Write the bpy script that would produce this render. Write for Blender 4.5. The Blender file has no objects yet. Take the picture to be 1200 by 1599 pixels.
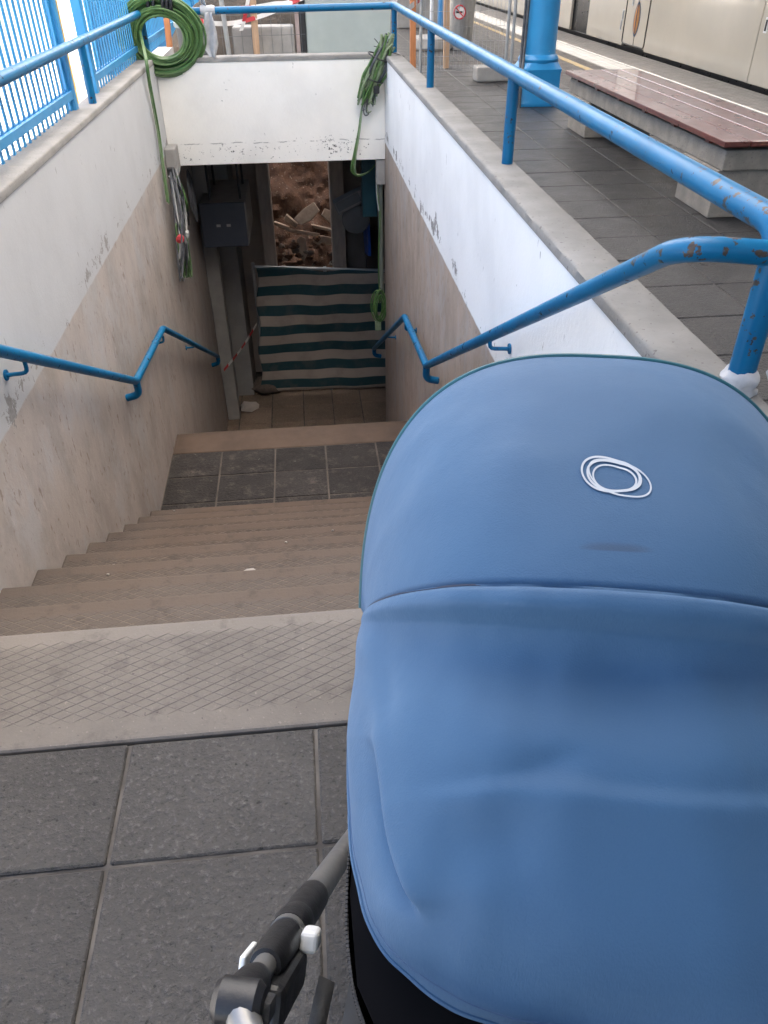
import bpy, bmesh, math, random
from mathutils import Vector, Matrix, noise
random.seed(7)
PI = math.pi
S = bpy.context.scene
COL = S.collection

# ------------------------------------------------------------------ camera
CH = 1.40
R = Matrix(((0.99468, 0.06798, -0.07737), (-0.10222, 0.59103, -0.80014), (-0.00867, 0.80379, 0.59484)))
# re-orthonormalise
ex = R.col[0].normalized(); ey = (R.col[1] - ex * ex.dot(R.col[1])).normalized(); ez = ex.cross(ey)
R = Matrix((ex, ey, ez)).transposed()
cd = bpy.data.cameras.new('camera'); cam = bpy.data.objects.new('camera', cd); COL.objects.link(cam)
mw = R.to_4x4(); mw.translation = (0, 0, CH); cam.matrix_world = mw
cd.sensor_fit = 'VERTICAL'; cd.sensor_height = 24; cd.lens = 24 * 1200 / 1599
cd.clip_start = 0.02; cd.clip_end = 600
S.camera = cam

# ------------------------------------------------------------------ sky, sun, exposure
SUN_EL, SUN_AZ = math.radians(55), math.radians(22)      # azimuth from +Y towards +X
w = bpy.data.worlds.new('World'); S.world = w; w.use_nodes = True
wn = w.node_tree; bg = wn.nodes['Background']
sky = wn.nodes.new('ShaderNodeTexSky'); sky.sky_type = 'NISHITA'; sky.sun_disc = False
sky.sun_elevation = SUN_EL; sky.sun_rotation = SUN_AZ
sky.air_density = 1.0; sky.dust_density = 6.0; sky.ozone_density = 1.0
wn.links.new(sky.outputs[0], bg.inputs[0]); bg.inputs[1].default_value = 0.15
sd = bpy.data.lights.new('sun', 'SUN'); sd.energy = 3.2; sd.angle = math.radians(0.5); sd.color = (1, .95, .87)
sun = bpy.data.objects.new('sun', sd); COL.objects.link(sun)
sv = Vector((math.sin(SUN_AZ) * math.cos(SUN_EL), math.cos(SUN_AZ) * math.cos(SUN_EL), math.sin(SUN_EL)))
sun.rotation_euler = (-sv).to_track_quat('-Z', 'Y').to_euler()
S.view_settings.view_transform = 'Standard'; S.view_settings.look = 'None'
S.view_settings.exposure = 2.4; S.view_settings.gamma = 1.0
S.view_settings.use_curve_mapping = False
S.render.engine = 'CYCLES'
S.cycles.max_bounces = 8; S.cycles.diffuse_bounces = 6

# ------------------------------------------------------------------ pixel -> place
def _ray(u, v):
    return R @ Vector((u - 600., -(v - 799.5), -1200.))
def PZ(u, v, z):
    d = _ray(u, v); return Vector((0, 0, CH)) + d * ((z - CH) / d.z)
def PX(u, v, x):
    d = _ray(u, v); return Vector((0, 0, CH)) + d * (x / d.x)
def PY(u, v, y):
    d = _ray(u, v); return Vector((0, 0, CH)) + d * (y / d.y)

# ------------------------------------------------------------------ node helpers
def inp(nt, node, key, val):
    s = node.inputs[key]
    if isinstance(val, bpy.types.NodeSocket): nt.links.new(val, s)
    elif isinstance(val, (tuple, list)) and len(val) == 3 and s.type == 'RGBA': s.default_value = (*val, 1)
    else: s.default_value = val
def nd(nt, typ, ins=None, **props):
    n = nt.nodes.new('ShaderNode' + typ)
    for k, v in props.items(): setattr(n, k, v)
    for k, v in (ins or {}).items(): inp(nt, n, k, v)
    return n
def mth(nt, op, a, b=0.0, c=None, clamp=False):
    n = nt.nodes.new('ShaderNodeMath'); n.operation = op; n.use_clamp = clamp
    inp(nt, n, 0, a); inp(nt, n, 1, b)
    if c is not None: inp(nt, n, 2, c)
    return n.outputs[0]
def mixc(nt, f, a, b):
    n = nt.nodes.new('ShaderNodeMix'); n.data_type = 'RGBA'
    inp(nt, n, 0, f); inp(nt, n, 6, a); inp(nt, n, 7, b); return n.outputs[2]
def smooth(nt, v, lo, hi):
    n = nt.nodes.new('ShaderNodeMapRange'); n.interpolation_type = 'SMOOTHSTEP'
    inp(nt, n, 0, v); n.inputs[1].default_value = lo; n.inputs[2].default_value = hi; return n.outputs[0]
def nz(nt, vec, scale, detail=4, rough=.6):
    return nd(nt, 'TexNoise', {'Vector': vec, 'Scale': scale, 'Detail': detail, 'Roughness': rough}).outputs[0]
def scl(nt, vec, s):
    return nd(nt, 'Mapping', {'Vector': vec, 'Scale': s}).outputs[0]
def newmat(name):
    m = bpy.data.materials.new(name); m.use_nodes = True; nt = m.node_tree
    return m, nt, nt.nodes['Principled BSDF'], nd(nt, 'NewGeometry').outputs['Position']
def bumpn(nt, bsdf, h, strength=.3, dist=.01):
    b = nd(nt, 'Bump', {'Strength': strength, 'Distance': dist, 'Height': h}); nt.links.new(b.outputs[0], bsdf.inputs['Normal'])
def simple(name, c1, c2=None, rough=.6, scale=6, bump=0., bscale=80, metal=0., stretch=None, speck=None, chips=None, objrand=0., coat=0., bdist=.004):
    m, nt, b, pos = newmat(name)
    v = scl(nt, pos, stretch) if stretch else pos
    col = mixc(nt, smooth(nt, nz(nt, v, scale), .3, .7), c1, c2 or tuple(x * .8 for x in c1))
    if speck:
        sc, amt, ss = speck
        col = mixc(nt, smooth(nt, nz(nt, pos, ss, 2, .5), amt, amt + .06), col, sc)
    if objrand:
        r = nd(nt, 'ObjectInfo').outputs['Random']
        col = nd(nt, 'HueSaturation', {'Value': mth(nt, 'MULTIPLY_ADD', r, objrand, 1 - objrand / 2), 'Color': col}).outputs[0]
    rg = mth(nt, 'MULTIPLY_ADD', nz(nt, pos, scale * 2.3), .25, rough - .12)
    if chips:
        cc, lo = chips
        mk = smooth(nt, nz(nt, pos, 26, 5, .65), lo, lo + .015)
        col = mixc(nt, mk, col, cc); rg = mth(nt, 'MULTIPLY_ADD', mk, .5, rg)
    inp(nt, b, 'Base Color', col); inp(nt, b, 'Roughness', rg); b.inputs['Metallic'].default_value = metal
    b.inputs['Coat Weight'].default_value = coat
    if bump: bumpn(nt, b, nz(nt, v, bscale, 5, .6), bump, bdist)
    return m
MAT = {}
def mm(k, *a, **kw):
    MAT[k] = simple(k, *a, **kw); return MAT[k]

# wall: white over beige, peeling at the join, drips and specks
def wall_mat(name, white, beige, zj, lower_specks=False):
    m, nt, b, pos = newmat(name)
    z = nd(nt, 'SeparateXYZ', {0: pos}).outputs[2]
    zz = mth(nt, 'ADD', z, mth(nt, 'MULTIPLY_ADD', nz(nt, pos, 9, 5), .02, -.01))
    streak = nz(nt, scl(nt, pos, (2, 2, 1.3)), 2.0, 8, .7)
    fine = nz(nt, scl(nt, pos, (13, 13, 5)), 2, 5, .65)
    soft = nz(nt, pos, 2.3, 6, .6)
    wcol = mixc(nt, smooth(nt, soft, .35, .75), white, tuple(c * .90 for c in white))
    # drips
    drip = mth(nt, 'MULTIPLY', smooth(nt, nz(nt, scl(nt, pos, (26, 26, 8)), 1.3, 4, .55), .69, .74), .7)
    wcol = mixc(nt, drip, wcol, (.16, .14, .13))
    bc = mixc(nt, smooth(nt, streak, .35, .7), beige, tuple(c * .74 for c in beige))
    blot = mth(nt, 'MULTIPLY', smooth(nt, nz(nt, scl(nt, pos, (1, 1, .7)), 3.4, 7, .72), .48, .64), .5)
    bc = mixc(nt, blot, bc, tuple(sum(beige) / 3 * 1.12 for c in beige))
    bc = mixc(nt, mth(nt, 'MULTIPLY', smooth(nt, fine, .55, .8), .55), bc, (beige[0] * 1.35, beige[1] * 1.37, beige[2] * 1.4))
    bc = mixc(nt, mth(nt, 'MULTIPLY', smooth(nt, nz(nt, scl(nt, pos, (13, 13, 6)), 2.0, 5, .65), .60, .67), .6), bc, (.19, .125, .09))
    # browner and darker deeper down the flight
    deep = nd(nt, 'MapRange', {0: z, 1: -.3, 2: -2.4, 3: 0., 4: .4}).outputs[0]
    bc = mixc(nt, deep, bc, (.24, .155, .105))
    col = mixc(nt, smooth(nt, zz, zj - .006, zj + .006), bc, wcol)
    # peeled plaster near the join
    near = mth(nt, 'SUBTRACT', 1., mth(nt, 'MULTIPLY', mth(nt, 'ABSOLUTE', mth(nt, 'SUBTRACT', z, zj + .06)), 7.), clamp=True)
    peel = smooth(nt, mth(nt, 'ADD', nz(nt, scl(nt, pos, (1, 1, 1)), 5, 6, .75), mth(nt, 'MULTIPLY', near, .17)), .70, .73)
    pc = mixc(nt, nz(nt, pos, 60, 3), (.42, .40, .38), (.2, .19, .18))
    col = mixc(nt, peel, col, pc)
    if lower_specks:
        lo = mth(nt, 'SUBTRACT', 1., mth(nt, 'MULTIPLY', mth(nt, 'ABSOLUTE', mth(nt, 'SUBTRACT', z, .0)), 6.), clamp=True)
        sp = smooth(nt, mth(nt, 'ADD', mth(nt, 'ADD', nz(nt, scl(nt, pos, (1, 1, 1.2)), 30, 5, .75), mth(nt, 'MULTIPLY', lo, .13)), mth(nt, 'MULTIPLY_ADD', nz(nt, pos, 2.1, 2), .5, -.26)), .705, .74)
        col = mixc(nt, sp, col, (.07, .065, .06))
        line = mth(nt, 'ABSOLUTE', mth(nt, 'SUBTRACT', z, mth(nt, 'MULTIPLY_ADD', nz(nt, scl(nt, pos, (1, 1, 0)), 7, 5), .05, .03)))
        lm = mth(nt, 'MULTIPLY', smooth(nt, line, .006, .001), smooth(nt, nz(nt, pos, 14, 2), .42, .55))
        col = mixc(nt, mth(nt, 'MULTIPLY', lm, .7), col, (.18, .17, .16))
    inp(nt, b, 'Base Color', col); b.inputs['Roughness'].default_value = .7
    h = mth(nt, 'ADD', nz(nt, pos, 45, 6, .65), mth(nt, 'MULTIPLY', peel, -1.2))
    bumpn(nt, b, h, .35, .004)
    return m
MAT['wall'] = wall_mat('painted_plaster', (.88, .88, .87), (.46, .37, .30), .02); MAT['wall_l'] = wall_mat('painted_plaster_shaded', (.54, .545, .55), (.49, .43, .385), .02)  # left wall: same paint, its white greyed to stand in for shade
MAT['beam'] = wall_mat('painted_beam', (.89, .865, .815), (.8, .78, .74), -5, True)

# stair slabs with a pressed diamond pattern
def step_mat(name, c1, c2, groove, y0, y1, left_dark=0., gbw=.5, top=None):
    m, nt, b, pos = newmat(name)
    oc = nd(nt, 'TexCoord').outputs['Object']
    so = nd(nt, 'SeparateXYZ', {0: oc}); sp = nd(nt, 'SeparateXYZ', {0: pos})
    sx = mth(nt, 'MULTIPLY', sp.outputs[0], 1 / .052); sy = mth(nt, 'MULTIPLY', sp.outputs[1], 1 / .0275)
    def gl(a):
        f = mth(nt, 'PINGPONG', a, .5); return smooth(nt, f, .075, .03)
    ga = gl(mth(nt, 'ADD', sx, sy)); gb = gl(mth(nt, 'SUBTRACT', sx, sy))
    wear = smooth(nt, nz(nt, pos, 5, 4), .25, .6)
    g = mth(nt, 'MAXIMUM', gb, mth(nt, 'MULTIPLY', ga, mth(nt, 'MULTIPLY_ADD', wear, gbw, gbw * .7)))
    yy = so.outputs[1]
    band = mth(nt, 'MULTIPLY', smooth(nt, yy, y0 - .006, y0 + .006), smooth(nt, yy, y1 + .006, y1 - .006))
    g = mth(nt, 'MULTIPLY', g, band)
    up = smooth(nt, nd(nt, 'SeparateXYZ', {0: nd(nt, 'NewGeometry').outputs['Normal']}).outputs[2], .5, .8)
    g = mth(nt, 'MULTIPLY', g, up)
    col = mixc(nt, smooth(nt, nz(nt, pos, 4, 6, .65), .3, .7), c1, c2)
    if top:
        dp = mth(nt, 'ADD', sp.outputs[2], mth(nt, 'MULTIPLY_ADD', nz(nt, pos, 3, 4), .5, -.25))
        col = mixc(nt, mth(nt, 'MULTIPLY', smooth(nt, dp, -.95, -.05), .8), col, top)
    col = mixc(nt, smooth(nt, nz(nt, pos, 110, 3, .6), .62, .72), col, tuple(c * 1.35 for c in c1))
    col = mixc(nt, mth(nt, 'MULTIPLY', smooth(nt, nz(nt, pos, 70, 3, .6), .66, .72), .7), col, (.06, .05, .045))
    nose = smooth(nt, mth(nt, 'ADD', yy, mth(nt, 'MULTIPLY_ADD', nz(nt, pos, 12, 4), .03, -.015)), -.062, -.045)
    col = mixc(nt, mth(nt, 'MULTIPLY', nose, .4), col, tuple(c * 1.45 for c in c1))
    col = mixc(nt, mth(nt, 'MULTIPLY', smooth(nt, nz(nt, pos, 13, 6, .7), .52, .7), .45), col, tuple(c * .5 for c in c2))
    col = mixc(nt, mth(nt, 'MULTIPLY', mth(nt, 'MULTIPLY', g, smooth(nt, nz(nt, pos, 18, 3), .3, .55)), .75), col, groove)
    x = sp.outputs[0]
    edge = mth(nt, 'MULTIPLY', smooth(nt, mth(nt, 'ADD', x, mth(nt, 'MULTIPLY', nz(nt, pos, 6), .3)), -.55, -1.0), left_dark)  # treads darken towards the left wall
    col = mixc(nt, edge, col, (.075, .065, .06))
    inp(nt, b, 'Base Color', col); b.inputs['Roughness'].default_value = .85
    h = mth(nt, 'SUBTRACT', mth(nt, 'MULTIPLY', nz(nt, pos, 130, 4, .6), .35), g)
    bumpn(nt, b, h, .7, .005)
    return m
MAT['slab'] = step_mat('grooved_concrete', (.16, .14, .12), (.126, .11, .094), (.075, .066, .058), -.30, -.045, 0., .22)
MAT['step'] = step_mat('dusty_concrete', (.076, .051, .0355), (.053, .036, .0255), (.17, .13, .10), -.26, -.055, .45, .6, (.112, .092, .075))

def tile_mat(name, c1, c2, rough, joint=False, dust=None):
    m, nt, b, pos = newmat(name)
    r = nd(nt, 'ObjectInfo').outputs['Random']
    col = mixc(nt, smooth(nt, nz(nt, pos, 3.2, 6, .65), .3, .72), c1, c2)
    pit = nz(nt, pos, 78, 5, .7)
    col = mixc(nt, smooth(nt, pit, .52, .70), col, tuple(min(1, c * 1.5) for c in c1))
    col = mixc(nt, smooth(nt, pit, .40, .33), col, tuple(c * .55 for c in c2))
    if dust: col = mixc(nt, mth(nt, 'MULTIPLY', smooth(nt, nz(nt, pos, 9, 7, .75), .5, .72), dust[1]), col, dust[0])
    if joint:
        s = nd(nt, 'SeparateXYZ', {0: pos}); fx = mth(nt, 'PINGPONG', mth(nt, 'SUBTRACT', s.outputs[0], .846), .2); fy = mth(nt, 'PINGPONG', mth(nt, 'SUBTRACT', s.outputs[1], .425), .2)
        j = mth(nt, 'MAXIMUM', smooth(nt, fx, .008, .003), smooth(nt, fy, .008, .003)); col = mixc(nt, j, col, (.2, .185, .165))
    col = nd(nt, 'HueSaturation', {'Value': mth(nt, 'MULTIPLY_ADD', r, .34, .83), 'Color': col}).outputs[0]
    stn = mth(nt, 'MULTIPLY', smooth(nt, nz(nt, pos, 2.1, 7, .72), .50, .68), .38)
    col = mixc(nt, stn, col, tuple(c * .55 for c in c2))
    col = mixc(nt, mth(nt, 'MULTIPLY', smooth(nt, nz(nt, pos, 17, 3, .5), .70, .74), .5), col, (.19, .18, .165))
    inp(nt, b, 'Base Color', col)
    inp(nt, b, 'Roughness', mth(nt, 'MULTIPLY_ADD', nz(nt, pos, 6), .3, rough - .15))
    b.inputs['Specular IOR Level'].default_value = .3 if rough > .5 else .5
    bumpn(nt, b, mth(nt, 'ADD', mth(nt, 'MULTIPLY', pit, 1.), mth(nt, 'MULTIPLY', nz(nt, pos, 46, 3), .9)), 1.0, .011)
    return m
MAT['tile'] = tile_mat('rough_paver', (.086, .080, .0735), (.066, .0615, .0565), .8)
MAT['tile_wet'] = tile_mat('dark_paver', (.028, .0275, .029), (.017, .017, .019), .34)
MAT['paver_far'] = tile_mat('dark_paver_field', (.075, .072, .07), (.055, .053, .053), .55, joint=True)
MAT['tile_landing'] = tile_mat('dusty_paver', (.04, .035, .032), (.026, .023, .022), .8, dust=((.12, .098, .083), .7))
MAT['tile_low'] = tile_mat('underpass_tile', (.26, .19, .14), (.2, .145, .105), .75)
mm('joint', (.115, .104, .092), (.045, .04, .036), .9, 8, .4, 120)
mm('joint_dark', (.13, .115, .10), (.05, .045, .04), .9, 12, .4, 120)
mm('coping', (.245, .237, .225), (.18, .174, .165), .8, 5, .35, 90, speck=((.12, .11, .105), .66, 70))
mm('concrete', (.36, .345, .325), (.28, .27, .255), .85, 5, .35, 70)
mm('concrete_dark', (.46, .40, .35), (.38, .33, .29), .8, 4, .2)
mm('soffit', (.45, .45, .44), (.4, .4, .39), .8)
mm('railblue', (.002, .135, .30), (.002, .112, .25), .38, 5, .08, 30, chips=((.045, .03, .025), .635), coat=.0, bdist=.003)
mm('fenceblue', (.03, .27, .55), (.03, .23, .47), .42, 4, .08, 40, chips=((.3, .27, .24), .72))
mm('colblue', (.022, .26, .56), (.02, .22, .48), .35, 3, .15, 14, chips=((.45, .5, .52), .70))
mm('hoardblue', (.03, .19, .42), None, .5)
mm('cable_green', (.095, .185, .055), (.066, .14, .042), .42, 20)
mm('cable_pale', (.27, .33, .21), (.17, .24, .13), .5, 20)
mm('cable_grey', (.10, .105, .115), (.05, .052, .06), .5, 20)
mm('cable_white', (.55, .55, .54), None, .5)
mm('black', (.012, .012, .014), (.02, .02, .022), .45, 30, .1, 200)
mm('black_plastic', (.009, .0095, .011), (.014, .014, .016), .4, 30, .12, 300)
mm('rag', (.50, .50, .51), (.36, .365, .38), .85, 20, .3, 60)
mm('wood_pale', (.50, .33, .21), (.38, .25, .16), .7, 3, .3, 30, stretch=(20, 20, 1.5))
mm('wood_orange', (.55, .22, .09), (.42, .17, .07), .7, 3, .2, 30, stretch=(20, 20, 1.5))
mm('bench_wood', (.13, .035, .028), (.085, .024, .022), .3, 3, .12, 24, stretch=(14, 1, 14), coat=.5)
mm('bench_stone', (.27, .245, .21), (.19, .172, .15), .85, 8, .5, 60, speck=((.16, .14, .125), .62, 90))
mm('steel', (.45, .45, .45), (.38, .38, .38), .35, 8, metal=.85)
mm('galv', (.42, .43, .44), (.35, .36, .37), .5, 10, metal=.4)
mm('cabinet', (.40, .45, .43), (.34, .385, .37), .5, 2.5, .05)
mm('bin_grey', (.13, .135, .145), (.11, .115, .12), .5, 6)
mm('train', (.57, .515, .43), (.53, .48, .40), .16, 1.2, coat=.4)
mm('train_dark', (.012, .012, .014), None, .3)
mm('glass_dark', (.02, .022, .026), None, .08)
mm('emblem_orange', (.50, .22, .035), (.40, .16, .03), .35)
mm('emblem_blue', (.015, .07, .16), None, .35)
mm('yellow_paint', (.5, .36, .13), (.3, .26, .2), .7, 9)
mm('edge_white', (.26, .25, .235), (.2, .19, .18), .75, 7, .2)
mm('sunlit_ground', (.62, .59, .54), (.52, .5, .46), .85, 2, .2)
mm('gravel', (.16, .145, .13), (.1, .09, .08), .9, 30, .6, 60)
mm('earth', (.125, .062, .036), (.072, .037, .022), .95, 7, .9, 40, speck=((.22, .17, .13), .64, 30), bdist=.02)
mm('mound', (.11, .09, .075), (.07, .06, .05), .95, 9, .9, 40, bdist=.02)
mm('plaster_bit', (.52, .40, .30), (.38, .28, .21), .85, 14, .5, 50)
mm('rubble', (.16, .12, .095), (.1, .08, .065), .9, 20, .5, 50)
mm('navy', (.034, .040, .056), (.042, .048, .062), .5, 8)
mm('housing', (.26, .25, .235), (.21, .2, .19), .6, 8)
mm('pillar_grey', (.31, .295, .28), (.25, .24, .23), .7, 5)
mm('pillar_pale', (.48, .41, .35), (.38, .32, .27), .8, 5, .3, 40, stretch=(4, 4, 1))
mm('teal', (.008, .06, .08), None, .5)
mm('signblue', (.03, .12, .55), None, .35)
mm('tube_grey', (.22, .22, .215), (.19, .19, .188), .36, 20, metal=.55)
mm('white_plastic', (.78, .80, .79), None, .35, 20)
mm('teal_binding', (.006, .095, .125), None, .5)
mm('logo_white', (.42, .47, .53), None, .45)
mm('strap', (.028, .029, .032), (.02, .021, .023), .6, 30, .3, 200)
mm('rubber', (.02, .02, .02), None, .7)
mm('wallfar', (.62, .56, .45), (.55, .5, .4), .8, 3)
mm('amber', (.75, .42, .12), None, .6)
mm('signred', (.6, .05, .06), None, .5)
mm('signwhite', (.8, .8, .8), None, .5)
mm('debriswhite', (.38, .34, .30), None, .8)

nt = MAT['railblue'].node_tree; bs = nt.nodes['Principled BSDF']; bs.inputs['Specular IOR Level'].default_value = .3
pos = nd(nt, 'NewGeometry').outputs['Position']; old = bs.inputs['Base Color'].links[0].from_socket
dist = nd(nt, 'VectorMath', {0: pos, 1: (.80, 1.33, 1.0)}, operation='DISTANCE').outputs['Value']
worn = mth(nt, 'MULTIPLY', smooth(nt, dist, .42, .05), .065)
fl = smooth(nt, mth(nt, 'ADD', nz(nt, pos, 34, 4, .6), worn), .655, .668)
inp(nt, bs, 'Base Color', mixc(nt, fl, old, mixc(nt, nz(nt, pos, 90, 2), (.025, .016, .013), (.10, .08, .07))))
def stripes_mat(name, ca, cb, axis_expr, period, duty, wob=.0, rough=.7):
    m, nt, b, pos = newmat(name)
    oc = nd(nt, 'TexCoord').outputs['Object']
    s = nd(nt, 'SeparateXYZ', {0: oc}).outputs[axis_expr]
    if wob: s = mth(nt, 'ADD', s, mth(nt, 'MULTIPLY_ADD', nz(nt, scl(nt, oc, (1, 1, .4)), 2.2, 2), wob, -wob / 2))
    f = mth(nt, 'FRACT', mth(nt, 'DIVIDE', s, period))
    k = mth(nt, 'MULTIPLY', smooth(nt, f, -.01, .015), smooth(nt, f, duty + .015, duty - .015))
    col = mixc(nt, k, cb, ca)
    col = mixc(nt, mth(nt, 'MULTIPLY', smooth(nt, nz(nt, pos, 5, 5), .45, .75), .35), col, (.16, .13, .11))
    inp(nt, b, 'Base Color', col); b.inputs['Roughness'].default_value = rough
    bumpn(nt, b, nz(nt, scl(nt, pos, (3, 3, 1)), 16, 3), .25, .01)
    return m
MAT['tarp'] = stripes_mat('striped_tarpaulin', (.016, .060, .070), (.40, .335, .285), 2, .243, .5, .005)
MAT['tape'] = stripes_mat('warning_tape', (.5, .04, .05), (.72, .70, .68), 0, .42, .22)
MAT['tape_v'] = stripes_mat('warning_tape_v', (.5, .04, .05), (.72, .70, .68), 2, .2, .35)
MAT['tape_s'] = stripes_mat('warning_tape_s', (.55, .05, .05), (.7, .66, .62), 0, .09, .5)

def fabric_mat():
    m, nt, b, pos = newmat('hood_fabric')
    oc = nd(nt, 'TexCoord').outputs['Object']
    c = mixc(nt, smooth(nt, nz(nt, oc, 7, 5, .6), .25, .75), (.0165, .071, .156), (.020, .080, .171))
    th = nz(nt, scl(nt, oc, (1, 1, .12)), 900, 2, .5)
    c = mixc(nt, mth(nt, 'MULTIPLY', th, .5), c, (.038, .094, .185))
    inp(nt, b, 'Base Color', c); b.inputs['Roughness'].default_value = .72
    b.inputs['Sheen Weight'].default_value = .15; b.inputs['Sheen Roughness'].default_value = .5
    b.inputs['Sheen Tint'].default_value = (.6, .75, 1, 1)
    h = mth(nt, 'ADD', mth(nt, 'ADD', nz(nt, oc, 14, 3, .5), mth(nt, 'MULTIPLY', nz(nt, scl(nt, oc, (1, 1, .5)), 38, 4, .6), .35)), mth(nt, 'MULTIPLY', th, .16))
    bumpn(nt, b, h, .3, .006)
    return m, nt, b
MAT['fabric'] = fabric_mat()[0]

# ------------------------------------------------------------------ mesh helpers
class MB:
    def __init__(s): s.v = []; s.f = []
    def add(s, vs, fs):
        o = len(s.v); s.v += [tuple(v) for v in vs]; s.f += [tuple(i + o for i in f) for f in fs]; return s
    def box(s, x0, x1, y0, y1, z0, z1):
        return s.add([(x, y, z) for z in (z0, z1) for y in (y0, y1) for x in (x0, x1)],
                     [(0, 2, 3, 1), (4, 5, 7, 6), (0, 1, 5, 4), (2, 6, 7, 3), (0, 4, 6, 2), (1, 3, 7, 5)])
    def obox(s, c, sx, sy, sz, rot=None):
        c = Vector(c); q = rot or Matrix.Identity(3)
        return s.add([c + q @ Vector((x * sx / 2, y * sy / 2, z * sz / 2)) for z in (-1, 1) for y in (-1, 1) for x in (-1, 1)],
                     [(0, 2, 3, 1), (4, 5, 7, 6), (0, 1, 5, 4), (2, 6, 7, 3), (0, 4, 6, 2), (1, 3, 7, 5)])
    def tube(s, pts, r, n=10, closed=False, cap=True, ry=None):
        pts = [Vector(p) for p in pts]; N = len(pts); rs = r if isinstance(r, (list, tuple)) else [r] * N
        tang = []
        for i in range(N):
            a = pts[(i - 1) % N] if (closed or i) else pts[0]; b = pts[(i + 1) % N] if (closed or i < N - 1) else pts[-1]
            tang.append((b - a).normalized())
        up = Vector((0, 0, 1)) if abs(tang[0].z) < .9 else Vector((0, 1, 0))
        e1 = tang[0].cross(up).normalized(); vs = []; fs = []
        for i in range(N):
            e1 = (e1 - tang[i] * e1.dot(tang[i])).normalized(); e2 = tang[i].cross(e1)
            for k in range(n):
                a = 2 * PI * k / n; vs.append(pts[i] + e1 * math.cos(a) * rs[i] + e2 * math.sin(a) * (ry if ry else rs[i]))
        for i in range(N if closed else N - 1):
            j = (i + 1) % N
            for k in range(n): fs.append((i * n + k, i * n + (k + 1) % n, j * n + (k + 1) % n, j * n + k))
        if cap and not closed:
            fs.append(tuple(range(n))[::-1]); fs.append(tuple((N - 1) * n + k for k in range(n)))
        return s.add(vs, fs)
    def lathe(s, c, prof, n=24, axis=None, capped=True):
        c = Vector(c); q = axis or Matrix.Identity(3); vs = []; fs = []
        for r, z in prof:
            for k in range(n): a = 2 * PI * k / n; vs.append(c + q @ Vector((r * math.cos(a), r * math.sin(a), z)))
        for i in range(len(prof) - 1):
            for k in range(n): fs.append((i * n + k, i * n + (k + 1) % n, (i + 1) * n + (k + 1) % n, (i + 1) * n + k))
        if capped:
            fs.append(tuple(range(n))[::-1]); fs.append(tuple((len(prof) - 1) * n + k for k in range(n)))
        return s.add(vs, fs)
    def grid(s, fn, nu, nv):
        vs = [fn(i / nu, j / nv) for j in range(nv + 1) for i in range(nu + 1)]
        return s.add(vs, [(j * (nu + 1) + i, j * (nu + 1) + i + 1, (j + 1) * (nu + 1) + i + 1, (j + 1) * (nu + 1) + i) for j in range(nv) for i in range(nu)])
    def ribbon(s, pts, wv, width):
        pts = [Vector(p) for p in pts]; vs = []
        for i, p in enumerate(pts):
            wd = wv[i] if isinstance(wv, list) else Vector(wv)
            vs += [p - wd * width / 2, p + wd * width / 2]
        return s.add(vs, [(2 * i, 2 * i + 1, 2 * i + 3, 2 * i + 2) for i in range(len(pts) - 1)])
    def build(s, name, mat, parent=None, smooth=False, bevel=0., origin=None, seg=2, solid=0.):
        me = bpy.data.meshes.new(name)
        o3 = Vector(origin) if origin is not None else Vector((0, 0, 0))
        me.from_pydata([tuple(Vector(v) - o3) for v in s.v], [], s.f); me.update()
        if bevel or smooth:
            bm = bmesh.new(); bm.from_mesh(me)
            bmesh.ops.recalc_face_normals(bm, faces=bm.faces)
            if bevel:
                bmesh.ops.bevel(bm, geom=[e for e in bm.edges if e.calc_face_angle(0) > .5], offset=bevel, segments=seg, profile=.6, affect='EDGES', clamp_overlap=True)
            bm.to_mesh(me); bm.free()
        me.materials.append(MAT[mat] if isinstance(mat, str) else mat)
        ob = bpy.data.objects.new(name, me); COL.objects.link(ob); ob.location = o3
        if parent: ob.parent = parent; ob.matrix_parent_inverse = Matrix.Identity(4); ob.location = o3 - parent.matrix_world.translation if not parent.get('_rot') else o3
        if smooth: shade(ob)
        if solid:
            md = ob.modifiers.new('thickness', 'SOLIDIFY'); md.thickness = solid; md.offset = -1
        return ob
def shade(ob, ang=40):
    me = ob.data
    for p in me.polygons: p.use_smooth = True
    bm = bmesh.new(); bm.from_mesh(me)
    for e in bm.edges: e.smooth = e.calc_face_angle(0) < math.radians(ang)
    bm.to_mesh(me); bm.free()
def tag(o, label, cat, group=None):
    o['label'] = label; o['category'] = cat
    if group: o['group'] = group
    return o
def struct(o): o['kind'] = 'structure'; return o
def thing(name, label, cat, loc=(0, 0, 0), group=None):
    o = bpy.data.objects.new(name, None); COL.objects.link(o); o.location = loc; o.empty_display_size = .1
    o.matrix_world = Matrix.Translation(loc); return tag(o, label, cat, group)
def fillet(pts, rad, n=6):
    pts = [Vector(p) for p in pts]; out = [pts[0]]
    for i in range(1, len(pts) - 1):
        a, p, b = pts[i - 1], pts[i], pts[i + 1]
        da, db = (a - p), (b - p); r = min(rad, da.length * .49, db.length * .49)
        A = p + da.normalized() * r; B = p + db.normalized() * r
        for k in range(n + 1):
            t = k / n; out.append(A * (1 - t) ** 2 + p * 2 * t * (1 - t) + B * t * t)
    out.append(pts[-1]); return out
def spline(pts, n=8):
    pts = [Vector(p) for p in pts]; q = [pts[0] * 2 - pts[1]] + pts + [pts[-1] * 2 - pts[-2]]; out = []
    for i in range(1, len(q) - 2):
        a, b, c, d = q[i - 1:i + 3]
        for k in range(n):
            t = k / n
            out.append(.5 * ((2 * b) + (c - a) * t + (2 * a - 5 * b + 4 * c - d) * t * t + (3 * b - a - 3 * c + d) * t ** 3))
    out.append(pts[-1]); return out

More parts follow.
